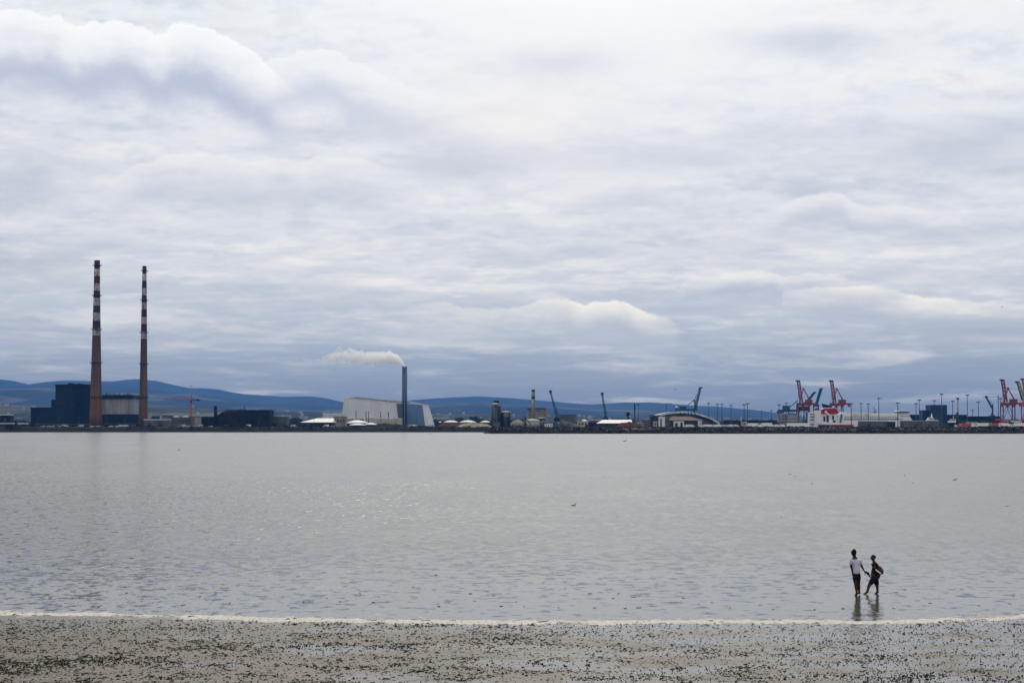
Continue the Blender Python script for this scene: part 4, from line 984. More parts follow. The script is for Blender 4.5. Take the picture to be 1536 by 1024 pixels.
# second faint crane line near the right, behind
t = thing('tower_crane', (X(1497.6, Y), Y, LAND), 'distant tower crane with a thin level jib left of the rightmost red crane', 'tower crane')
MB().beam((X(1497.6, Y), Y, LAND), (X(1497.6, Y), Y, Z(592.6, Y)), 1.3).build('mast', M['cblue'], t)
MB().beam(W(1474, 595.6, Y), W(1502, 595.6, Y), .8).build('jib', M['cblue'], t)
# ================================================================== lighting masts
MA = [(1063,604,2500,'above the right slope of the arched hall'),(1076,605,2600,'leftmost of a close pair right of the arched hall'),(1083,605.5,2600,'right one of a close pair right of the arched hall'),
 (1096.5,607,2600,'midway between the arched hall and the white post'),(1116.3,606,2500,'left one of a pair above the white post'),(1121.5,604.6,2600,'right one of a pair above the white post'),
 (957.4,605.5,2500,'just right of the thick dark blue mast'),(1168.5,606,2600,'at the left end of the blue gantry crane'),(1179.5,604,2800,'above the blue gantry crane'),
 (1277,604.5,2300,'just right of the second red crane'),(1291.7,604.3,2500,'left one of a pair above the ferry decks'),(1302.4,604.8,2500,'right one of a pair above the ferry decks'),(1318.4,596.4,2200,'tallest one above the ferry'),
 (1346.8,603.6,2400,'beside the ferry bridge'),(1374.2,604.4,2400,'left one of a pair between ferry and navy building'),(1379.1,599,2200,'right one of a pair between ferry and navy building'),
 (1401.6,600,2700,'rising behind the left part of the navy building'),(1412.8,590.2,2150,'tallest one, rising behind the navy building'),(1429.2,600.8,2400,'between the navy building and the brown chimney'),
 (1451.2,591.6,2150,'tall one right of the brown chimney'),(1467.8,602.2,2900,'faint one right of the tall one'),(1459,614.2,3800,'short faint one right of the tall one'),(1501,596.8,2300,'right against the rightmost red crane'),
 (1157,615,3800,'low faint one left of the blue gantry crane'),(1142,616,3900,'lowest faint one over the hills')]
proto = None
for px, tp, Y, where in MA:
    H = Z(tp, Y)-LAND
    if proto is None:
        t = thing('lighting_mast', (0, 0, 0), 'x', 'lighting mast', 'tall lighting masts over the port')
        pole = MB().cyl(0, 0, .62, 0, 1, .34, 8).build('pole', M['pole'], t)
        hd = MB().lathe(0, 0, [(.5, -1.1), (2.0, -.9), (2.3, -.2), (.8, .1)], 12)
        for k in range(6): hd.box(2.2*math.cos(k*1.047)-.4, 2.2*math.cos(k*1.047)+.4, 2.2*math.sin(k*1.047)-.4, 2.2*math.sin(k*1.047)+.4, -1.2, -.5)
        head = hd.build('lamp_head', M['pole'], t); proto = t
    else: t = copy_tree(proto)
    t.location = (X(px, Y), Y, LAND)
    t['label'] = 'tall lighting mast '+where
    for c in t.children:
        if c.name.startswith('pole'): c.scale = (Y/2500, Y/2500, H)
        else: c.location = (0, 0, H); c.scale = (Y/2700, Y/2700, 1)
Y = 2250
t = thing('brown_chimney', (X(1437, Y), Y, LAND), 'slim brown chimney with a black top right of the navy building', 'chimney')
MB().cyl(X(1437, Y), Y, .95, LAND, Z(599, Y), .8).build('shaft', M['beige'], t)
MB().cyl(X(1437, Y), Y, 1.35, Z(598.9, Y), Z(596.2, Y)).build('cap', M['black'], t)
MB().cyl(X(1436, Y), Y, 1.5, LAND, Z(618.5, Y)).build('base', M['dgrey'], t)
Y = 2100
t = thing('white_post', (X(1112, Y), Y, LAND), 'short thick white post beside a cream block left of the white vans', 'post')
MB().cyl(X(1112, Y), Y, .55, LAND, Z(624.6, Y)).build('post', M['cream'], t); MB().cyl(X(1112, Y), Y, .75, Z(624.59, Y), Z(624.1, Y)).build('cap', M['cream'], t)
shed('cream_block', 'small cream block right of the thick white post', 'hut', 1113.4, 1120.5, 632.2, 2080, 'cream', 'cream', 6, roof_px=.5, win=1)
shed('dark_shed', 'long low dark shed behind the white vans under the end of the hills', 'shed', 1086, 1166, 630, 3000, 'navy', 'dgrey', 30, roof_px=.8)

# ================================================================== red ship-to-shore cranes
def sts_proto(mm):
    t = thing('container_crane', (0, 0, 0), 'x', 'container crane', 'red container cranes on the quay')
    m = M[mm]; W_ = 9.
    for xx in (0, 20):
        for yy in (-W_, W_): MB().box(xx-.85, xx+.85, yy-.85, yy+.85, 1, 38).build('leg', m, t)
    for yy in (-W_, W_):
        b = MB().box(.86, 19.14, yy-.6, yy+.6, 11, 12.6).box(.86, 19.14, yy-.6, yy+.6, 36.2, 38)
        b.beam((1, yy, 13), (10, yy, 36), .7).beam((19, yy, 13), (10, yy, 36), .7).beam((1, yy, 2), (19, yy, 11), .5); b.build('brace', m, t)
    for xx in (0, 20): MB().box(xx-.7, xx+.7, -W_+.86, W_-.86, 33.5, 36.5).build('cross_beam', m, t)
    for xx in (0, 20):
        for yy in (-W_, W_): MB().box(xx-2.6, xx+2.6, yy-1, yy+1, 0, 1.1).build('bogie', M['black'], t)
    MB().box(-2, 34, -2.2, 2.2, 38.1, 41.2).box(3, 24, -3.4, 3.4, 36.4, 38.05).build('girder', m, t)
    MB().box(14, 26, -4, 4, 41.3, 47.2).build('machinery_house', m, t)
    MB().box(8, 11, -2, 2, 33, 36.3).build('cab', M['glass'], t)
    MB().lattice((7, 0, 42), (2.0, 0, 79), 4.6, 1.0, 12).build('boom', m, t)
    MB().box(-3, 4.5, -2.4, 2.4, 78.6, 81).build('boom_head', M['black'], t)
    b = MB().beam((3, -3, 41), (11, -1, 66), 1.0).beam((3, 3, 41), (11, 1, 66), 1.0).beam((11, -1, 66), (21.5, -3, 46), 1.1).beam((11, 1, 66), (21.5, 3, 46), 1.1).box(8.8, 13, -1.4, 1.4, 65, 67); b.build('apex_frame', m, t)
    MB().beam((11, 0, 66.5), (3.6, 0, 70), .45).beam((11, 0, 66.5), (4.6, 0, 60), .45).beam((0, 0, 40), (2.2, 0, 60), .5).beam((1.8, 0, 60), (.5, 0, 78), .5).build('stay', m, t)
    MB().box(30, 34.5, -3, 3, 34.6, 38.05).build('counter_platform', m, t)
    return t
A = sts_proto('cred'); Y = 3150; k = Y/F
def place(t, px, Y, label, sc_=1.0): t.location = (X(px, Y), Y, LAND); t['label'] = label; t.scale = (sc_, sc_, sc_)
place(A, 1196.3, Y, 'left one of two red container cranes standing together, boom raised', .92)
c = copy_tree(A); place(c, 1246.2, Y, 'right one of two red container cranes standing together, behind the red ship funnel', .92)
c = copy_tree(A); place(c, 1503.0, 2850, 'dark red container crane near the right edge, boom raised', .85)
Bc = sts_proto('corange'); place(Bc, 1534.5, 2800, 'bright orange container crane cut off by the right edge', .85); Bc.rotation_euler = (0, 0, 0)
Y = 2900
t = thing('green_crane', (X(1536, Y), Y, LAND), 'yellow-green crane boom leaning left behind the orange crane at the right edge', 'harbour crane')
MB().lattice(W(1538, 606, Y), W(1527.5, 573.5, Y), 3.2, .9, 10).build('boom', M['cgreen'], t)
MB().beam(W(1533, 600, Y), W(1525.5, 574, Y), 1.5).build('stay', M['black'], t)
MB().box(X(1523.5, Y), X(1528.5, Y), Y-1.5, Y+1.5, Z(574, Y), Z(571.6, Y)).build('boom_head', M['black'], t)
MB().cyl(X(1540, Y), Y, 3, LAND, Z(603, Y)).build('tower', M['cgreen'], t)
# blue cranes behind
Y = 3300
for (bx, by, tx, ty, wd, lb) in ((1224.6, 606, 1231.6, 582.6, 3.6, 'blue crane boom leaning right between the two red cranes'), (1210, 603, 1221.5, 588.6, 3.0, 'lower faint blue boom just left of the other blue boom')):
    t = thing('blue_boom_crane', (X(bx, Y), Y, LAND), lb, 'quay crane')
    MB().lattice(W(bx, by, Y), W(tx, ty, Y), wd, .9, 10).beam(W(bx+.4, by, Y), W(tx, ty, Y), 1.6).build('boom', M['cblue'], t)
    MB().box(X(tx-1, Y), X(tx+3, Y), Y-1.5, Y+1.5, Z(ty+.7, Y), Z(ty-.9, Y)).build('boom_head', M['black'], t)
    MB().box(X(bx-5, Y), X(bx+4, Y), Y-3, Y+3, Z(by+4, Y), Z(by, Y)).build('machinery_house', M['cblue'], t)
    for o1 in (-4, 3): MB().box(X(bx+o1, Y)-.8, X(bx+o1, Y)+.8, Y-1, Y+1, LAND, Z(by+4, Y)).build('leg', M['cblue'], t)
    Y += 60
Y = 3200
t = thing('blue_gantry', (X(1180, Y), Y, LAND), 'blue gantry crane behind the white ship left of the red cranes', 'gantry crane')
MB().box(X(1167, Y), X(1200, Y), Y-3, Y+3, Z(617.5, Y), Z(614, Y)).build('girder', M['cblue'], t)
MB().box(X(1174, Y), X(1184.5, Y), Y-4, Y+4, Z(613.9, Y), Z(608.2, Y)).build('machinery_house', M['cblue'], t)
MB().box(X(1195, Y), X(1212, Y), Y-3, Y+3, Z(616, Y), Z(609.4, Y)).build('trolley_house', M['blue'], t)
MB().beam(W(1184, 611, Y), W(1197, 600.2, Y), 1.3).build('boom', M['cblue'], t)
for px in (1170, 1183, 1198, 1210): MB().box(X(px, Y)-.9, X(px, Y)+.9, Y-1, Y+1, LAND, Z(617.51, Y)).build('leg', M['cblue'], t)

# ================================================================== ships
def winrow(t, x0, x1, n, zc, h, yf, w):
    src = None
    for k in range(n):
        xx = x0+(x1-x0)*k/max(1, n-1)
        if src is None:
            src = MB().box(xx-w/2, xx+w/2, yf-.25, yf+.05, zc-h/2, zc+h/2).build('window', M['glass'], t); b0 = xx
        else: c = src.copy(); COL.objects.link(c); c.location.x = xx-b0
Y = 2700; s = Y/F
t = thing('ferry', (X(1290, Y), Y+13, LAND-3), 'big white ferry with a red funnel and rows of cabin windows', 'ferry')
def hp(pts, y0, y1, name, m, par=t): return MB().prism([(X(a, Y), Z(b, Y)) for a, b in pts], y0, y1).build(name, M[m] if isinstance(m, str) else m, par)
hp([(1221, 642), (1371, 642), (1374, 634), (1372, 631.5), (1221, 634)], Y, Y+26, 'hull', 'ship')
hp([(1256, 633.9), (1350, 632.5), (1350, 622.4), (1262, 620.8), (1258, 622)], Y+.8, Y+25, 'superstructure', 'ship')
hp([(1262, 620.7), (1349, 622.3), (1349, 619.6), (1334, 619.2), (1264, 617.6)], Y+3, Y+22, 'upper_deck', 'ship')
hp([(1347, 632.4), (1371, 631.6), (1367.5, 629), (1362.5, 619), (1361, 618.6), (1350, 618.8)], Y+.4, Y+25.6, 'bridge', 'ship')
hp([(1347, 617.0), (1364.5, 616.8), (1364, 615.2), (1348.5, 615.4)], Y-2, Y+28, 'bridge_roof', 'white')
hp([(1348, 618.7), (1364, 618.5), (1364.6, 616.9), (1347.6, 617.1)], Y-1.6, Y+27.6, 'bridge_windows', 'glass')
hp([(1221.8, 634.5), (1232, 634.5), (1231, 615.3), (1222.6, 615.3)], Y-1, Y+9, 'stern_tower', 'ship')
hp([(1214.5, 635), (1221.6, 635), (1221.6, 618), (1215.5, 618)], Y+3, Y+20, 'stern_deck', 'ship')
for b in (620.4, 624.4, 628.6): hp([(1215.4, b+1.4), (1221.2, b+1.4), (1221.2, b), (1215.4, b)], Y+2.6, Y+2.97, 'deck_opening', 'dgrey')
hp([(1222.2, 615.2), (1230, 615.2), (1228, 611.6), (1224, 612)], Y+2, Y+8, 'stern_gear', 'dgrey')
hp([(1232.2, 634.5), (1257, 634), (1257, 621), (1232.2, 621)], Y+5, Y+22, 'engine_casing', 'ship')
for a, b, c_, d_ in ((1236, 624, 1239, 632), (1240.5, 622.5, 1244, 633), (1249, 623, 1252, 629), (1250, 630, 1254, 633.5)): hp([(a, d_), (c_, d_), (c_, b), (a, b)], Y+4.6, Y+4.97, 'deck_opening', 'glass')
fn = hp([(1231, 620.2), (1233.5, 615), (1236, 612.2), (1253, 611.6), (1257.6, 615.5), (1259, 619.8), (1246, 621.6), (1243, 620.9)], Y+4, Y+18, 'funnel', 'fred')
hp([(1233.8, 613.8), (1238, 612.6), (1252, 612.0), (1253, 611.2), (1236.5, 611.4)], Y+3.6, Y+18.4, 'funnel_band', 'ship', fn)
hp([(1237.5, 611.3), (1235.0, 605.3), (1238, 605.9), (1247.5, 608.3), (1249.5, 611.0)], Y+5, Y+17, 'funnel_cap', 'fnavy', fn)
hp([(1237.2, 617.6), (1239.4, 615.3), (1241.6, 616.6), (1241.2, 618.4), (1248.6, 622.8), (1247, 624.4), (1239.5, 620)], Y+3.55, Y+3.95, 'funnel_emblem', 'ship', fn)
hp([(1259, 634), (1262, 634), (1264, 622), (1261.4, 619.5)], Y-.2, Y+.7, 'deck_crane', 'silver2')
winrow(t, X(1268, Y), X(1346, Y), 30, Z(628.6, Y), 1.9, Y+.75, 1.5)
winrow(t, X(1268, Y), X(1346, Y), 30, Z(625.3, Y), 1.2, Y+.75, 1.1)
winrow(t, X(1272, Y), X(1332, Y), 18, Z(619.2, Y), .75, Y+2.95, .9)
winrow(t, X(1345, Y), X(1353, Y), 4, Z(628.0, Y), 1.3, Y+.35, 1.2)
hp([(1350, 624.3), (1365.4, 624.3), (1365.1, 623.6), (1350, 623.6)], Y+.2, Y+.38, 'deck_line', 'mgrey')
for px, tp in ((1314, 609.6), (1350, 608), (1316, 612)): MB().beam((X(px, Y), Y+12, Z(620, Y)), (X(px, Y), Y+12, Z(tp, Y)), .5).build('antenna', M['pole'], t)
MB().lathe(X(1316, Y), Y+10, [(.2, Z(611.8, Y)), (1.3, Z(611.1, Y)), (1.3, Z(610.5, Y)), (.2, Z(609.8, Y))], 10).build('radar_dome', M['white'], t)
hp([(1309.5, 618.8), (1315.5, 618.8), (1315.5, 617.6), (1311, 617.7)], Y+2.6, Y+2.97, 'lifeboat', 'dgrey')
for px in (1280, 1297): hp([(px, 620.8), (px+7, 620.8), (px+6, 622.3), (px+1, 622.3)], Y-1.2, Y+.7, 'lifeboat', 'silver')
Y = 2900; s = Y/F
t = thing('cargo_ship', (X(1183, Y), Y+8, LAND-3), 'white superstructure of a second ship at the left of the red cranes', 'ship')
def hp2(pts, y0, y1, name, m): return MB().prism([(X(a, Y), Z(b, Y)) for a, b in pts], y0, y1).build(name, M[m], t)
hp2([(1166, 642), (1214, 642), (1216, 632.5), (1165, 632.5)], Y, Y+20, 'hull', 'dgrey')
hp2([(1168, 632.4), (1197.5, 632.4), (1197, 621), (1168.4, 619.5)], Y+1, Y+18, 'superstructure', 'lgrey')
hp2([(1167.4, 619.4), (1176.5, 619.4), (1176.5, 616), (1167.4, 616)], Y+1.5, Y+17, 'bridge', 'cblue')
hp2([(1182, 622), (1197, 622), (1197, 620.9), (1190, 618.6), (1183, 618.8)], Y+.6, Y+.97, 'shelter_deck', 'silver2')
winrow(t, X(1170.5, Y), X(1195, Y), 10, Z(628.2, Y), 1.3, Y+.95, 1.2)
winrow(t, X(1170.5, Y), X(1181, Y), 5, Z(624.4, Y), 1.3, Y+.95, 1.2)
Y = 2400
t = thing('motor_yacht', (X(1398, Y), Y, LAND), 'white motor yacht upper works left of the navy building, above a long grey shed', 'yacht')
MB().prism([(X(1388, Y), Z(632.5, Y)), (X(1409, Y), Z(632.5, Y)), (X(1407, Y), Z(629.6, Y)), (X(1391, Y), Z(629.6, Y))], Y, Y+7).build('hull', M['ship'], t)
MB().prism([(X(1391, Y), Z(629.5, Y)), (X(1402, Y), Z(629.5, Y)), (X(1400.6, Y), Z(625.9, Y)), (X(1393.5, Y), Z(625.9, Y))], Y+1, Y+6).build('cabin', M['ship'], t)
MB().box(X(1394, Y), X(1401, Y), Y+.6, Y+.97, Z(628.2, Y), Z(627, Y)).build('window', M['glass'], t)
MB().prism([(X(1397.2, Y), Z(625.8, Y)), (X(1399.8, Y), Z(625.8, Y)), (X(1398.9, Y), Z(619.6, Y)), (X(1398.1, Y), Z(619.6, Y))], Y+3, Y+4).build('mast', M['ship'], t)
MB().prism([(X(1386, Y), LAND), (X(1411, Y), LAND), (X(1409, Y), Z(632.6, Y)), (X(1388, Y), Z(632.6, Y))], Y+.2, Y+6.8).build('cradle', M['dgrey'], t)

# ================================================================== right-hand sheds
shed('navy_building', 'tall navy blue block with vertical ribs right of the ferry', 'building', 1396, 1420.8, 607, 2500, 'blue', 'blue', 30, roof_px=.6, door=[(1402, 1407.5, 621)])
shed('navy_annex', 'lower navy blue block joined to the left of the tall navy block', 'building', 1384.3, 1395.8, 615, 2510, 'blue', 'blue', 24, roof_px=.5)
shed('grey_shed', 'long grey shed with a bright white roof in front of the ferry decks', 'shed', 1291, 1331, 630.2, 2000, 'mgrey', 'white', 16, roof_px=1.3, door=[(1300, 1305, 636)])
shed('grey_shed', 'long plain grey shed in front of the yacht and the navy building', 'shed', 1354.5, 1409, 630.4, 2000, 'mgrey', 'lgrey', 16, roof_px=1.3, door=[(1372, 1376, 635.6), (1392, 1396, 635.6)])
shed('gatehouse', 'small dark gatehouse between the two long grey sheds', 'hut', 1332, 1343, 632, 2000, 'black', 'dgrey', 8, roof_px=.6, win=2)
shed('long_dark_store', 'long dark blue store stretching behind the navy building', 'store', 1366, 1450, 621.6, 2900, 'navy', 'blue', 24, roof_px=.6)
shed('long_dark_store', 'long dark store behind the coloured containers on the right', 'store', 1437, 1500, 624, 2750, 'black', 'dgrey', 24, roof_px=.6)
Y = 2300
t = thing('work_boat', (X(1430, Y), Y, LAND), 'small white work boat ashore right of the navy building', 'boat')
MB().prism([(X(1423, Y), Z(633.5, Y)), (X(1438, Y), Z(633.5, Y)), (X(1436.5, Y), Z(630.4, Y)), (X(1422.4, Y), Z(631, Y))], Y, Y+5).build('hull', M['ship'], t)
MB().box(X(1426, Y), X(1434, Y), Y+1, Y+4, Z(630.3, Y), Z(628, Y)).build('cabin', M['silver'], t)
MB().box(X(1427, Y), X(1433, Y), Y+.7, Y+.97, Z(629.8, Y), Z(628.8, Y)).build('window', M['glass'], t)
MB().beam((X(1431, Y), Y+2, Z(628, Y)), (X(1431, Y), Y+2, Z(623.6, Y)), .4).build('mast', M['white'], t)
MB().box(X(1424, Y), X(1437, Y), Y+1, Y+4, LAND, Z(633.51, Y)).build('cradle', M['black'], t)

# ================================================================== containers and vehicles
CC = {'red': (.30, .03, .02), 'dark blue': (.02, .05, .13), 'white': (.62, .62, .60), 'brown': (.07, .035, .03), 'green': (.03, .09, .05), 'orange': (.42, .12, .03), 'grey': (.20, .21, .22)}
cp = {}
def container(col, px, Y, lvl, label=None):
    if col not in cp:
        t = thing('shipping_container', (0, 0, 0), 'x', 'container')
        m = mat('container_'+col.replace(' ', '_'), CC[col], .6, .2, .3)
        b = MB().box(-6, 6, -1.2, 1.2, .15, 2.55)
        for k in range(24): b.box(-5.8+k*.49, -5.6+k*.49, -1.26, -1.2, .3, 2.4)
        b.build('body', m, t)
        MB().box(-6.05, 6.05, -1.28, 1.28, 0, .149).build('bottom_rail', m, t)
        MB().box(6.0, 6.06, -1.1, 1.1, .3, 2.4).build('door', m, t)
        cp[col] = t
    else: t = copy_tree(cp[col])
    t.location = (X(px, Y), Y, LAND+lvl*2.6)
    t['group'] = 'stacked %s shipping containers' % col
    t['label'] = f'{col} shipping container lying among the container stacks on the port quay'
random.seed(21)
def row(x0, x1, Y, h, cols):
    px = x0
    while px < x1:
        hh = random.choice(h)
        for l in range(hh): container(random.choice(cols), px+random.uniform(-.3, .3), Y, l)
        px += 12.6*F/Y
row(1440, 1540, 2060, [1, 2], ['red', 'dark blue', 'brown', 'white', 'red'])
row(1446, 1545, 2350, [2, 3, 3], ['dark blue', 'brown', 'red', 'white', 'green', 'brown'])
row(1412, 1440, 2450, [2, 3], ['dark blue', 'green', 'brown'])
row(1500, 1545, 2500, [3, 4], ['red', 'red', 'orange', 'brown'])
row(1056, 1110, 2150, [1], ['red', 'white', 'brown'])
row(1128, 1215, 2300, [1, 2], ['brown', 'dark blue', 'green', 'grey'])
row(1236, 1280, 2060, [1], ['red', 'red', 'brown'])
for px, Y, l in ((884, 2080, 0), (891, 2080, 0), (888, 2080, 1)): 
    t = thing('purple_skip', (X(px, Y), Y, LAND+l*2.6), 'purple skip in a small pile left of the long cream roof', 'skip', 'purple skips left of the long cream roof')
    MB().prism([(X(px, Y)-4, LAND+l*2.6+.1), (X(px, Y)+4, LAND+l*2.6+.1), (X(px, Y)+4.6, LAND+l*2.6+2.5), (X(px, Y)-4.6, LAND+l*2.6+2.5)], Y-1.2, Y+1.2).build('body', M['purple'], t)
    MB().box(X(px, Y)-4.2, X(px, Y)+4.2, Y-1.3, Y+1.3, LAND+l*2.6, LAND+l*2.6+.099).build('skid', M['black'], t)
def vehicle(kind, mcol):
    if kind == 'van':
        t = thing('parked_van', (0, 0, 0), 'x', 'van')
        MB().prism([(-3, .5), (3, .5), (3, 1.2), (2.3, 1.5), (1.7, 2.5), (-3, 2.6)], -1, 1).build('body', mcol, t)
        MB().prism([(1.2, 1.5), (2.2, 1.55), (1.65, 2.35), (1.2, 2.35)], -1.03, 1.03).build('window', M['glass'], t)
    elif kind == 'lorry':
        t = thing('parked_lorry', (0, 0, 0), 'x', 'lorry')
        MB().box(-6, 3, -1.25, 1.25, 1.1, 4.0).build('cargo_box', mcol, t)
        MB().prism([(3.2, .6), (5.4, .6), (5.4, 2.0), (5.0, 3.2), (3.2, 3.2)], -1.2, 1.2).build('cab', M['white'], t)
        MB().prism([(4.2, 2.0), (5.42, 2.0), (5.1, 2.9), (4.2, 2.9)], -1.23, 1.23).build('window', M['glass'], t)
        MB().box(-6, 3.3, -.8, .8, .7, 1.09).build('chassis', M['black'], t)
    else:
        t = thing('parked_car', (0, 0, 0), 'x', 'car')
        MB().prism([(-2.1, .4), (2.1, .4), (2.15, .85), (1.2, 1.0), (.5, 1.45), (-1.1, 1.48), (-1.7, 1.0), (-2.15, .9)], -.85, .85).build('body', mcol, t)
        MB().prism([(-1.4, 1.02), (.95, 1.02), (.45, 1.36), (-1.05, 1.38)], -.88, .88).build('window', M['glass'], t)
    xs_ = (-4.6, -3.4, 4.2) if kind == 'lorry' else ((-2, 2) if kind == 'van' else (-1.3, 1.3)); r = .5 if kind == 'lorry' else .36
    for x_ in xs_:
        for y_ in (-.95, .95):
            b = MB(); n = 10
            b.add([(x_+r*math.cos(2*math.pi*i/n), y_-.14, r+r*math.sin(2*math.pi*i/n)) for i in range(n)]+[(x_+r*math.cos(2*math.pi*i/n), y_+.14, r+r*math.sin(2*math.pi*i/n)) for i in range(n)],
                [tuple(range(n)), tuple(reversed(range(n, 2*n)))]+[(i, i+n, (i+1) % n+n, (i+1) % n) for i in range(n)]); b.build('wheel', M['rubber'], t)
    return t
VP = {}
def park(kind, col, px, Y, flip, where, group):
    key = (kind, col)
    if key not in VP: VP[key] = t = vehicle(kind, mat('car_paint_'+col, {'white': (.75, .75, .75), 'silver': (.4, .42, .45), 'dark': (.03, .03, .04), 'red': (.35, .03, .03)}[col], .35, .05, 1., spec=.6))
    else: t = copy_tree(VP[key])
    t.location = (X(px, Y), Y, LAND); t.rotation_euler = (0, 0, math.pi if flip else 0)
    t['group'] = group; t['label'] = {'silver': 'silver grey'}.get(col, col)+' '+kind+' parked '+where
for i, (px, kd) in enumerate(((1127, 'lorry'), (1133.5, 'van'), (1148, 'lorry'), (1158, 'van'), (1162.5, 'van'), (1184, 'van'), (1190, 'lorry'), (1198, 'lorry'), (1205, 'lorry'), (1213, 'van'), (1141, 'van'), (1172, 'van'))):
    park(kd, 'white', px, random.choice([1760, 1800, 1850, 1900]), random.random() < .5, 'on the quay between the white post and the ferry', 'white vans and lorries left of the ferry')
for px in (1031, 1037, 1057, 1066, 1073, 1080, 1098, 1104):
    park('van', 'white', px, random.choice([1780, 1850]), random.random() < .5, 'along the quay road in front of the arched hall', 'white vans in front of the arched hall')
for px in (1441, 1447, 1461, 1475, 1483, 1492, 1508, 1518, 1526):
    park(random.choice(['van', 'lorry']), random.choice(['white', 'white', 'red']), px, random.choice([1800, 1880]), random.random() < .5, 'in front of the container stacks at the right', 'vehicles in front of the container stacks')
for px in (64, 72, 78, 84, 90, 94, 97, 100, 121, 138, 146, 150, 153, 166, 171, 176, 183, 188, 192, 199):
    park(random.choice(['car', 'van', 'car']), random.choice(['silver', 'white', 'dark', 'silver']), px, random.choice([1985, 2005, 2030]), random.random() < .5, 'on the far shore below the power station', 'vehicles below the power station')
for px in (270, 276, 283, 292, 300, 316, 338, 372, 439, 444, 489, 499, 508, 517, 615, 620, 640, 648):
    park(random.choice(['car', 'van']), random.choice(['silver', 'white', 'dark']), px, random.choice([1985, 2010]), random.random() < .5, 'on the far shore between the dark works and the angular plant', 'vehicles along the middle of the far shore')
# little lamps and street lights on the left shore
lp = None
for k, px in enumerate((57, 88, 118, 160, 187, 234, 262, 331, 389, 423, 471, 512, 591, 641, 678, 699)):
    if lp is None:
        lp = t = thing('street_lamp', (0, 0, 0), 'x', 'street lamp', 'thin street lamps along the left far shore')
        MB().cyl(0, 0, .16, 0, 10, .1, 6).build('pole', M['pole'], t); MB().box(-.2, 1.8, -.15, .15, 9.9, 10.1).build('arm', M['pole'], t); MB().box(1.2, 2.2, -.25, .25, 9.65, 9.89).build('lamp_head', M['mgrey'], t)
    else: t = copy_tree(lp)
    t.location = (X(px, 2000), 2000, LAND); t['label'] = 'thin grey street lamp standing on the far shore left of the breakwater'

# ================================================================== birds
def bird(px, py, Y, size, label, water=True):
    if water: g = G(px, py)
    else: g = W(px, py, Y)
    t_ = MB(); n = 8; prof = [(-1, .02), (-.8, .12), (-.4, .22), (0, .26), (.4, .22), (.62, .12), (.75, .1)]
    vs = []; 
    for x_, r in prof:
        vs += [(g.x+x_*size, g.y+r*size*.8*math.cos(2*math.pi*i/n), g.z+(.12+.1*(x_ > .4)*3*(x_-.4))*size+r*size*.75*math.sin(2*math.pi*i/n)) for i in range(n)]
    fs = [(j*n+i, j*n+(i+1) % n, (j+1)*n+(i+1) % n, (j+1)*n+i) for j in range(len(prof)-1) for i in range(n)]+[tuple(reversed(range(n))), tuple(range((len(prof)-1)*n, len(prof)*n))]
    b = MB(); b.add(vs, fs, True)
    if water:   # neck and head
        b.lathe(g.x+.66*size, g.y, [(.11*size, g.z+.15*size), (.085*size, g.z+.5*size), (.14*size, g.z+.62*size), (.13*size, g.z+.74*size), (.04*size, g.z+.8*size)], 8)
        b.beam((g.x+.7*size, g.y, g.z+.66*size), (g.x+1.05*size, g.y, g.z+.62*size), .05*size)
    else:       # spread wings
        for k in (-1, 1): b.add([(g.x-.2*size, g.y, g.z+.2*size), (g.x+.3*size, g.y, g.z+.2*size), (g.x+.25*size, g.y+k*.8*size, g.z+.55*size), (g.x-.3*size, g.y+k*1.7*size, g.z+.4*size), (g.x-.2*size, g.y+k*.8*size, g.z+.5*size)], [(0, 1, 2, 4), (4, 2, 3)]+[(4, 2, 1, 0), (3, 2, 4)])
    o = b.build('bird', M['black'], loc=g)
    tag(o, label, 'bird')
bird(860, 758, 0, .24, 'black seabird swimming in the middle of the bay')
bird(937, 661.5, 0, .8, 'black seabird far out on the water near the breakwater')
bird(646, 650.2, 0, .9, 'dark bird on the water just off the far shore, below the angular plant')
bird(1432, 719.5, 0, .3, 'small dark bird on the water near the right edge')
bird(268, 675, 0, .4, 'tiny dark bird on the water far left, right of the slimmer chimney')
bird(1013, 584, 900, .5, 'tiny dark bird flying above the arched hall', False)
bird(1503, 461, 500, .3, 'tiny dark bird flying high in the sky at the right', False)
bird(287, 579.4, 900, .55, 'tiny dark bird flying above the red tower crane', False)

# ================================================================== people
def skin(name, nodes, edges, m, parent=None, sub=2, root=0, fat=1.28):
    "nodes: list of (pos, radius | (rx, ry)); grows one continuous surface"
    me = bpy.data.meshes.new(name); me.from_pydata([tuple(n[0]) for n in nodes], edges, []); me.update()
    o = bpy.data.objects.new(name, me); COL.objects.link(o)
    md = o.modifiers.new('skin', 'SKIN'); md.use_smooth_shade = True; md.branch_smoothing = .6
    for i, n in enumerate(nodes):
        r = n[1] if isinstance(n[1], tuple) else (n[1], n[1]); sv = me.skin_vertices[0].data[i]; sv.radius = tuple(q*fat if q > .03 else q*1.12 for q in r); sv.use_root = (i == root)
    sb = o.modifiers.new('sub', 'SUBSURF'); sb.levels = sub; sb.render_levels = sub
    dg = bpy.context.evaluated_depsgraph_get(); dg.update()
    nm = bpy.data.meshes.new_from_object(o.evaluated_get(dg)); nm.name = name
    bpy.data.objects.remove(o); bpy.data.meshes.remove(me)
    nm.materials.clear(); nm.materials.append(m)
    for p in nm.polygons: p.use_smooth = True
    r = bpy.data.objects.new(name, nm); COL.objects.link(r)
    if parent is not None: r.parent = parent
    return r
SKIN1 = mat('brown_skin', (.055, .028, .018), .55, .1, 6.); SKIN2 = mat('tanned_skin', (.070, .032, .022), .55, .1, 6.)
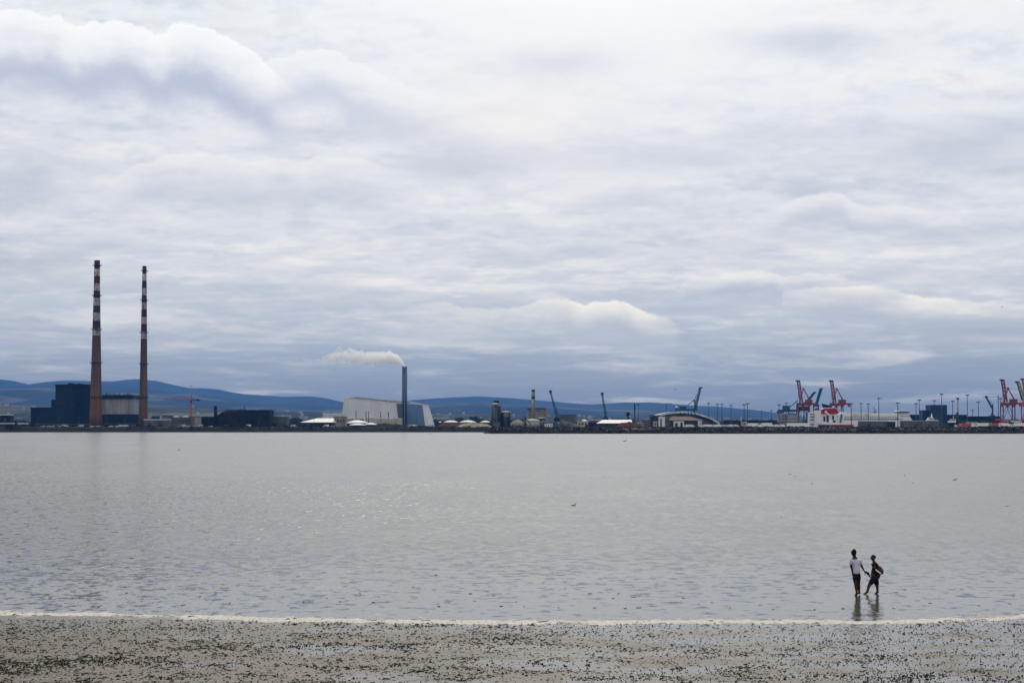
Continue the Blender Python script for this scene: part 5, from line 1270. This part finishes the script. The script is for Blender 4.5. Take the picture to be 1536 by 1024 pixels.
HAIR = mat('black_hair', (.008, .007, .007), .6, .2, 20.); TEE = mat('white_cotton', (.50, .49, .62), .9, .07, 6., c2=(.38, .37, .50)); SHORT = mat('navy_shorts', (.014, .018, .035), .85, .3, 5.)
def hand(nodes, edges, wrist, w, d, side, curl, r0=.017):
    "palm, four fingers and a thumb grown from the wrist node; d along the hand, side across it"
    d = d.normalized(); side = (side-d*side.dot(d)).normalized(); nrm = d.cross(side)*curl
    k = len(nodes); nodes.append((w+d*.045, (.036, .017))); edges.append((wrist, k))
    nodes.append((w+d*.085, (.036, .014))); edges.append((k, k+1))
    for j, (o_, L) in enumerate(((-.030, .062), (-.010, .074), (.010, .070), (.028, .055))):
        b = len(nodes); p = w+d*.092+side*o_
        nodes.append((p+d*.012, .0098)); nodes.append((p+d*L*.5+nrm*.010, .0088)); nodes.append((p+d*L*.82+nrm*.03, .0078))
        edges += [(k+1, b), (b, b+1), (b+1, b+2)]
    b = len(nodes); nodes.append((w+d*.05-side*.042+nrm*.006, .0115)); nodes.append((w+d*.085-side*.055+nrm*.016, .0095)); edges += [(k, b), (b, b+1)]
def foot(nodes, edges, ank, a, fwd):
    k = len(nodes); fwd = Vector(fwd).normalized()
    nodes.append((a+Vector((0, 0, -.055))-fwd*.03, .038)); nodes.append((a+fwd*.07+Vector((0, 0, -.05)), (.042, .034))); nodes.append((a+fwd*.15+Vector((0, 0, -.065)), (.045, .022))); nodes.append((a+fwd*.19+Vector((0, 0, -.07)), (.032, .014)))
    edges += [(ank, k), (ank, k+1), (k+1, k+2), (k+2, k+3)]

def make_person(Yp, base_px, label, build):
    t = thing('person', G(base_px[0], base_px[1]), label, 'person', None); build(t, Yp); return t

def cap(name, c, r, m, parent, tilt=0., lump=.06):
    "hair: an ellipsoid shell of uneven tufts fitted round the skull"
    b = MB(); n1, n2 = 22, 14; vs = []
    for j in range(n2+1):
        th = math.pi*j/n2
        for i in range(n1):
            ph = 2*math.pi*i/n1; k = 1+lump*(float(pnoise(i*.9, j*.9, 91))-.5)*2
            x_, y_, z_ = r[0]*k*math.sin(th)*math.cos(ph), r[1]*k*math.sin(th)*math.sin(ph), r[2]*k*math.cos(th)
            vs.append((c.x+x_*math.cos(tilt)+z_*math.sin(tilt), c.y+y_, c.z-x_*math.sin(tilt)+z_*math.cos(tilt)))
    b.add(vs, [(j*n1+i, j*n1+(i+1) % n1, (j+1)*n1+(i+1) % n1, (j+1)*n1+i) for j in range(n2) for i in range(n1)], True)
    return b.build(name, m, parent)

# --- person in the white T-shirt, standing with his back to us
Y0 = 76.5
def Q(px, py, dy=0.): v = W(px, py, Y0); v.y += dy; return v
t = thing('person', (Q(1286, 891).x, Y0, -.06), 'person in white T-shirt and navy shorts standing with back turned, shoes in one hand', 'person')
LOC = Vector(t.location)
def loc(nodes): return [(Vector(p)-LOC, r) for p, r in nodes]
pel = Q(1285, 862.0); 
nd = [(pel, (.145, .10)), (Q(1284.6, 856.5), (.125, .09)), (Q(1284, 849), (.145, .10)), (Q(1283, 840.8), (.17, .11)), (Q(1282.2, 836.4), (.10, .075)), (Q(1281.6, 834), .040),   # 0-5 pelvis..neck
      (Q(1280.7, 830.8, -.01), (.073, .085)), (Q(1280.4, 827.2, .0), (.078, .095)), (Q(1280.4, 825.0, .0), (.06, .07))]                                                  # 6-8 head
ed = [(0, 1), (1, 2), (2, 3), (3, 4), (4, 5), (5, 6), (6, 7), (7, 8)]
# left arm (picture left) hanging
k = len(nd); nd += [(Q(1276.6, 839.2), .052), (Q(1277.0, 849.3, .03), .040), (Q(1278.6, 858.3, -.02), .027)]; ed += [(3, k), (k, k+1), (k+1, k+2)]
hand(nd, ed, k+2, Q(1278.6, 858.3, -.02), Vector((.02, -.12, -1)), Vector((0, 1, 0)), 1)
# right arm, held out a little with the shoes
k = len(nd); nd += [(Q(1289.8, 839.4), .052), (Q(1292.6, 848.8, .02), .040), (Q(1296.0, 856.0, -.06), .027)]; ed += [(3, k), (k, k+1), (k+1, k+2)]
hand(nd, ed, k+2, Q(1296.0, 856.0, -.06), Vector((.35, -.1, -1)), Vector((0, 1, 0)), -1)
# legs
k = len(nd); nd += [(Q(1282.0, 865.5), .088), (Q(1283.4, 875.0, -.03), .056), (Q(1284.2, 880.5, .0), .052), (Q(1285.5, 890.4, .01), .034)]; ed += [(0, k), (k, k+1), (k+1, k+2), (k+2, k+3)]
foot(nd, ed, k+3, Q(1285.5, 890.4, .01), (-.25, 1, 0))
k = len(nd); nd += [(Q(1287.6, 865.5), .088), (Q(1288.4, 874.5, .1), .056), (Q(1289.2, 879.5, .14), .052), (Q(1290.3, 888.4, .2), .034)]; ed += [(0, k), (k, k+1), (k+1, k+2), (k+2, k+3)]
foot(nd, ed, k+3, Q(1290.3, 888.4, .2), (.15, 1, 0))
skin('body', loc(nd), ed, SKIN1, t)
tee = [(Q(1285.0, 861.2), (.148, .120)), (Q(1284.9, 857.0), (.150, .118)), (Q(1284.6, 853.5), (.148, .112)), (Q(1284.0, 847.5), (.160, .116)), (Q(1283.0, 840.6), (.185, .122)), (Q(1282.3, 837.4), (.115, .09)), (Q(1282.1, 836.4), (.07, .065)),
       (Q(1277.0, 839.9), .070), (Q(1276.7, 847.0, .01), .058), (Q(1289.6, 839.9), .070), (Q(1292.0, 846.8, .01), .056)]
skin('shirt', loc(tee), [(0, 1), (1, 2), (2, 3), (3, 4), (4, 5), (5, 6), (4, 7), (7, 8), (4, 9), (9, 10)], TEE, t, fat=1.36)
sh_ = [(Q(1285, 861.2), (.140, .112)), (Q(1284.9, 854.0), (.142, .112)), (Q(1281.9, 865.0), .098), (Q(1282.9, 873.6, -.02), .078), (Q(1287.7, 865.0), .098), (Q(1288.2, 873.2, .07), .078)]
skin('shorts', loc(sh_), [(0, 1), (0, 2), (2, 3), (0, 4), (4, 5)], SHORT, t)
cap('hair', Q(1280.7, 827.5, -.035), (.096, .095, .122), HAIR, t)
# face details: ears, nose
fb_ = MB()
for sx_ in (-1, 1):
    c = Q(1280.5, 828.6)-LOC; fb_.lathe(c.x+sx_*.079, c.y, [(.005, c.z-.032), (.016, c.z-.015), (.02, c.z+.012), (.006, c.z+.03)], 8)
e_ = bpy.data.objects.new('ears', None)
m_ = fb_; o = MB(); o.v = [(a+LOC.x, b+LOC.y, c+LOC.z) for a, b, c in m_.v]; o.f = m_.f; o.sm = m_.sm; bpy.data.objects.remove(e_); o.build('ear', SKIN1, t)
nz = skin('nose', loc([(Q(1280.2, 829.6, .075), .012), (Q(1280.0, 829.0, .10), .014), (Q(1280.2, 828.0, .092), .009)]), [(0, 1), (1, 2)], SKIN1, t, 1)
# the shoes he carries
hp_ = Q(1297.2, 859.6, -.09)
for k, (dx_, rot, lb) in enumerate(((0, .75, 'upper dark shoe of the pair hanging from the hand of the person in white'), (.075, 1.0, 'lower dark shoe of the pair hanging from the hand of the person in white'))):
    b = MB(); prof = [(-.13, .035, .05), (-.09, .045, .085), (-.02, .045, .07), (.06, .05, .05), (.12, .045, .04), (.155, .02, .02)]; n = 8; vs = []
    for x_, wy, hz_ in prof:
        for i in range(n):
            a = 2*math.pi*i/n; lx_, ly_, lz_ = x_, wy*math.cos(a), hz_*.5+hz_*.5*math.sin(a)
            cx_, cz_ = lx_*math.cos(-rot)-lz_*math.sin(-rot), lx_*math.sin(-rot)+lz_*math.cos(-rot)
            vs.append((hp_.x+.06+dx_+cx_, hp_.y+ly_+k*.05, hp_.z-.02-k*.05+cz_))
    b.add(vs, [(j*n+i, j*n+(i+1) % n, (j+1)*n+(i+1) % n, (j+1)*n+i) for j in range(len(prof)-1) for i in range(n)]+[tuple(reversed(range(n))), tuple(range((len(prof)-1)*n, len(prof)*n))], True)
    tag(b.build('shoe', M['black'], loc=hp_), lb, 'shoe', 'pair of dark shoes held by the person in white')

# --- person bending forward with a bag on the back, walking to the left
Y0 = 77.3
t = thing('person', (Q(1309, 890).x, Y0, -.06), 'person in dark clothes bent forward and wading left, bag on the lower back', 'person')
LOC = Vector(t.location)
nd = [(Q(1314.0, 864.5), (.12, .125)), (Q(1314.4, 858), (.11, .115)), (Q(1313.6, 851), (.115, .13)), (Q(1312.4, 845), (.10, .14)), (Q(1311.0, 841.8), .062), (Q(1310.2, 839.8), .040),
      (Q(1309.2, 838.0), (.078, .066)), (Q(1309.0, 835.6), (.090, .078)), (Q(1309.4, 833.9), (.065, .06))]
ed = [(0, 1), (1, 2), (2, 3), (3, 4), (4, 5), (5, 6), (6, 7), (7, 8)]
k = len(nd); nd += [(Q(1311.6, 844.8, -.15), .046), (Q(1310.2, 852.5, -.2), .036), (Q(1307.6, 849.0, -.14), .025)]; ed += [(3, k), (k, k+1), (k+1, k+2)]
hand(nd, ed, k+2, Q(1307.6, 849.0, -.14), Vector((-.3, .1, 1)), Vector((0, 1, 0)), 1)
k = len(nd); nd += [(Q(1312.0, 844.8, .15), .046), (Q(1310.8, 852.8, .2), .036), (Q(1308.2, 858.8, .14), .025)]; ed += [(3, k), (k, k+1), (k+1, k+2)]
hand(nd, ed, k+2, Q(1308.2, 858.8, .14), Vector((-.2, 0, -1)), Vector((0, 1, 0)), 1)
k = len(nd); nd += [(Q(1310.6, 866.8, -.06), .090), (Q(1304.2, 874.5, -.08), .058), (Q(1302.4, 879.5, -.08), .053), (Q(1300.2, 887.4, -.08), .034)]; ed += [(0, k), (k, k+1), (k+1, k+2), (k+2, k+3)]
foot(nd, ed, k+3, Q(1300.2, 887.4, -.08), (-1, .35, -.1))
k = len(nd); nd += [(Q(1314.4, 868.5, .08), .088), (Q(1316.0, 877.0, .09), .056), (Q(1316.6, 881.0, .09), .050), (Q(1317.4, 888.0, .1), .033)]; ed += [(0, k), (k, k+1), (k+1, k+2), (k+2, k+3)]
foot(nd, ed, k+3, Q(1317.4, 888.0, .1), (-1, .2, -.1))
skin('body', loc(nd), ed, SKIN2, t)
DTOP = mat('dark_brown_cloth', (.030, .018, .016), .9, .3, 5.)
tp = [(Q(1314.0, 868.0), (.115, .12)), (Q(1314.2, 864.0), (.122, .128)), (Q(1314.6, 857), (.125, .13)), (Q(1313.8, 850.5), (.13, .145)), (Q(1312.6, 845), (.115, .155)), (Q(1311.2, 842.6), (.075, .08)),
      (Q(1311.6, 845.0, -.16), .060), (Q(1310.9, 849.5, -.19), .052), (Q(1312.0, 845.0, .16), .060), (Q(1311.4, 849.5, .19), .052)]
skin('shirt', loc(tp), [(0, 1), (1, 2), (2, 3), (3, 4), (4, 5), (4, 6), (6, 7), (4, 8), (8, 9)], DTOP, t, fat=1.36)
sp2 = [(Q(1313.8, 864.5), (.125, .13)), (Q(1314.2, 857.0), (.118, .122)), (Q(1309.8, 868.0, -.06), .108), (Q(1304.2, 876.0, -.08), .074), (Q(1314.6, 869.5, .08), .105), (Q(1316.0, 878.5, .09), .070)]
skin('shorts', loc(sp2), [(0, 1), (0, 2), (2, 3), (0, 4), (4, 5)], SHORT, t)
cap('hair', Q(1310.1, 835.0, 0), (.098, .092, .092), mat('dark_brown_hair', (.022, .010, .008), .6, .2, 20.), t, .3)
skin('nose', loc([(Q(1306.2, 838.0), .012), (Q(1305.7, 837.6), .014), (Q(1306.2, 836.4), .010)]), [(0, 1), (1, 2)], SKIN2, t, 1)
# bag
c = Q(1319.2, 856.5, -.03)
t = thing('shoulder_bag', c, 'dark bulging bag with a white stripe slung on the bent person’s lower back', 'bag')
LOC = c
skin('body', loc([(Q(1315.2, 848.5, -.03), (.06, .07)), (Q(1317.6, 852.2, -.03), (.09, .12)), (Q(1320.0, 857.0, -.03), (.115, .14)), (Q(1320.4, 862.0, -.03), (.085, .11))]), [(0, 1), (1, 2), (2, 3)], mat('black_nylon', (.012, .010, .013), .5, .3, 10., spec=.5), t)
b = MB(); pts = [Q(1312.0, 853.0, -.21), Q(1314.5, 855.3, -.235), Q(1317.5, 857.4, -.245), Q(1320.0, 859.4, -.23)]
for a_, b_ in zip(pts, pts[1:]): b.beam(a_, b_, .045, .02)
b.build('stripe', M['white'], t)
b = MB(); pts = [Q(1316.5, 848.0, -.12), Q(1313.6, 844.2, -.16), Q(1311.0, 843.0, -.13), Q(1308.9, 846.8, -.12), Q(1309.6, 853.0, -.17), Q(1314.0, 858.5, -.17)]
for a_, b_ in zip(pts, pts[1:]): b.beam(a_, b_, .035, .012)
b.build('strap', M['black'], t)
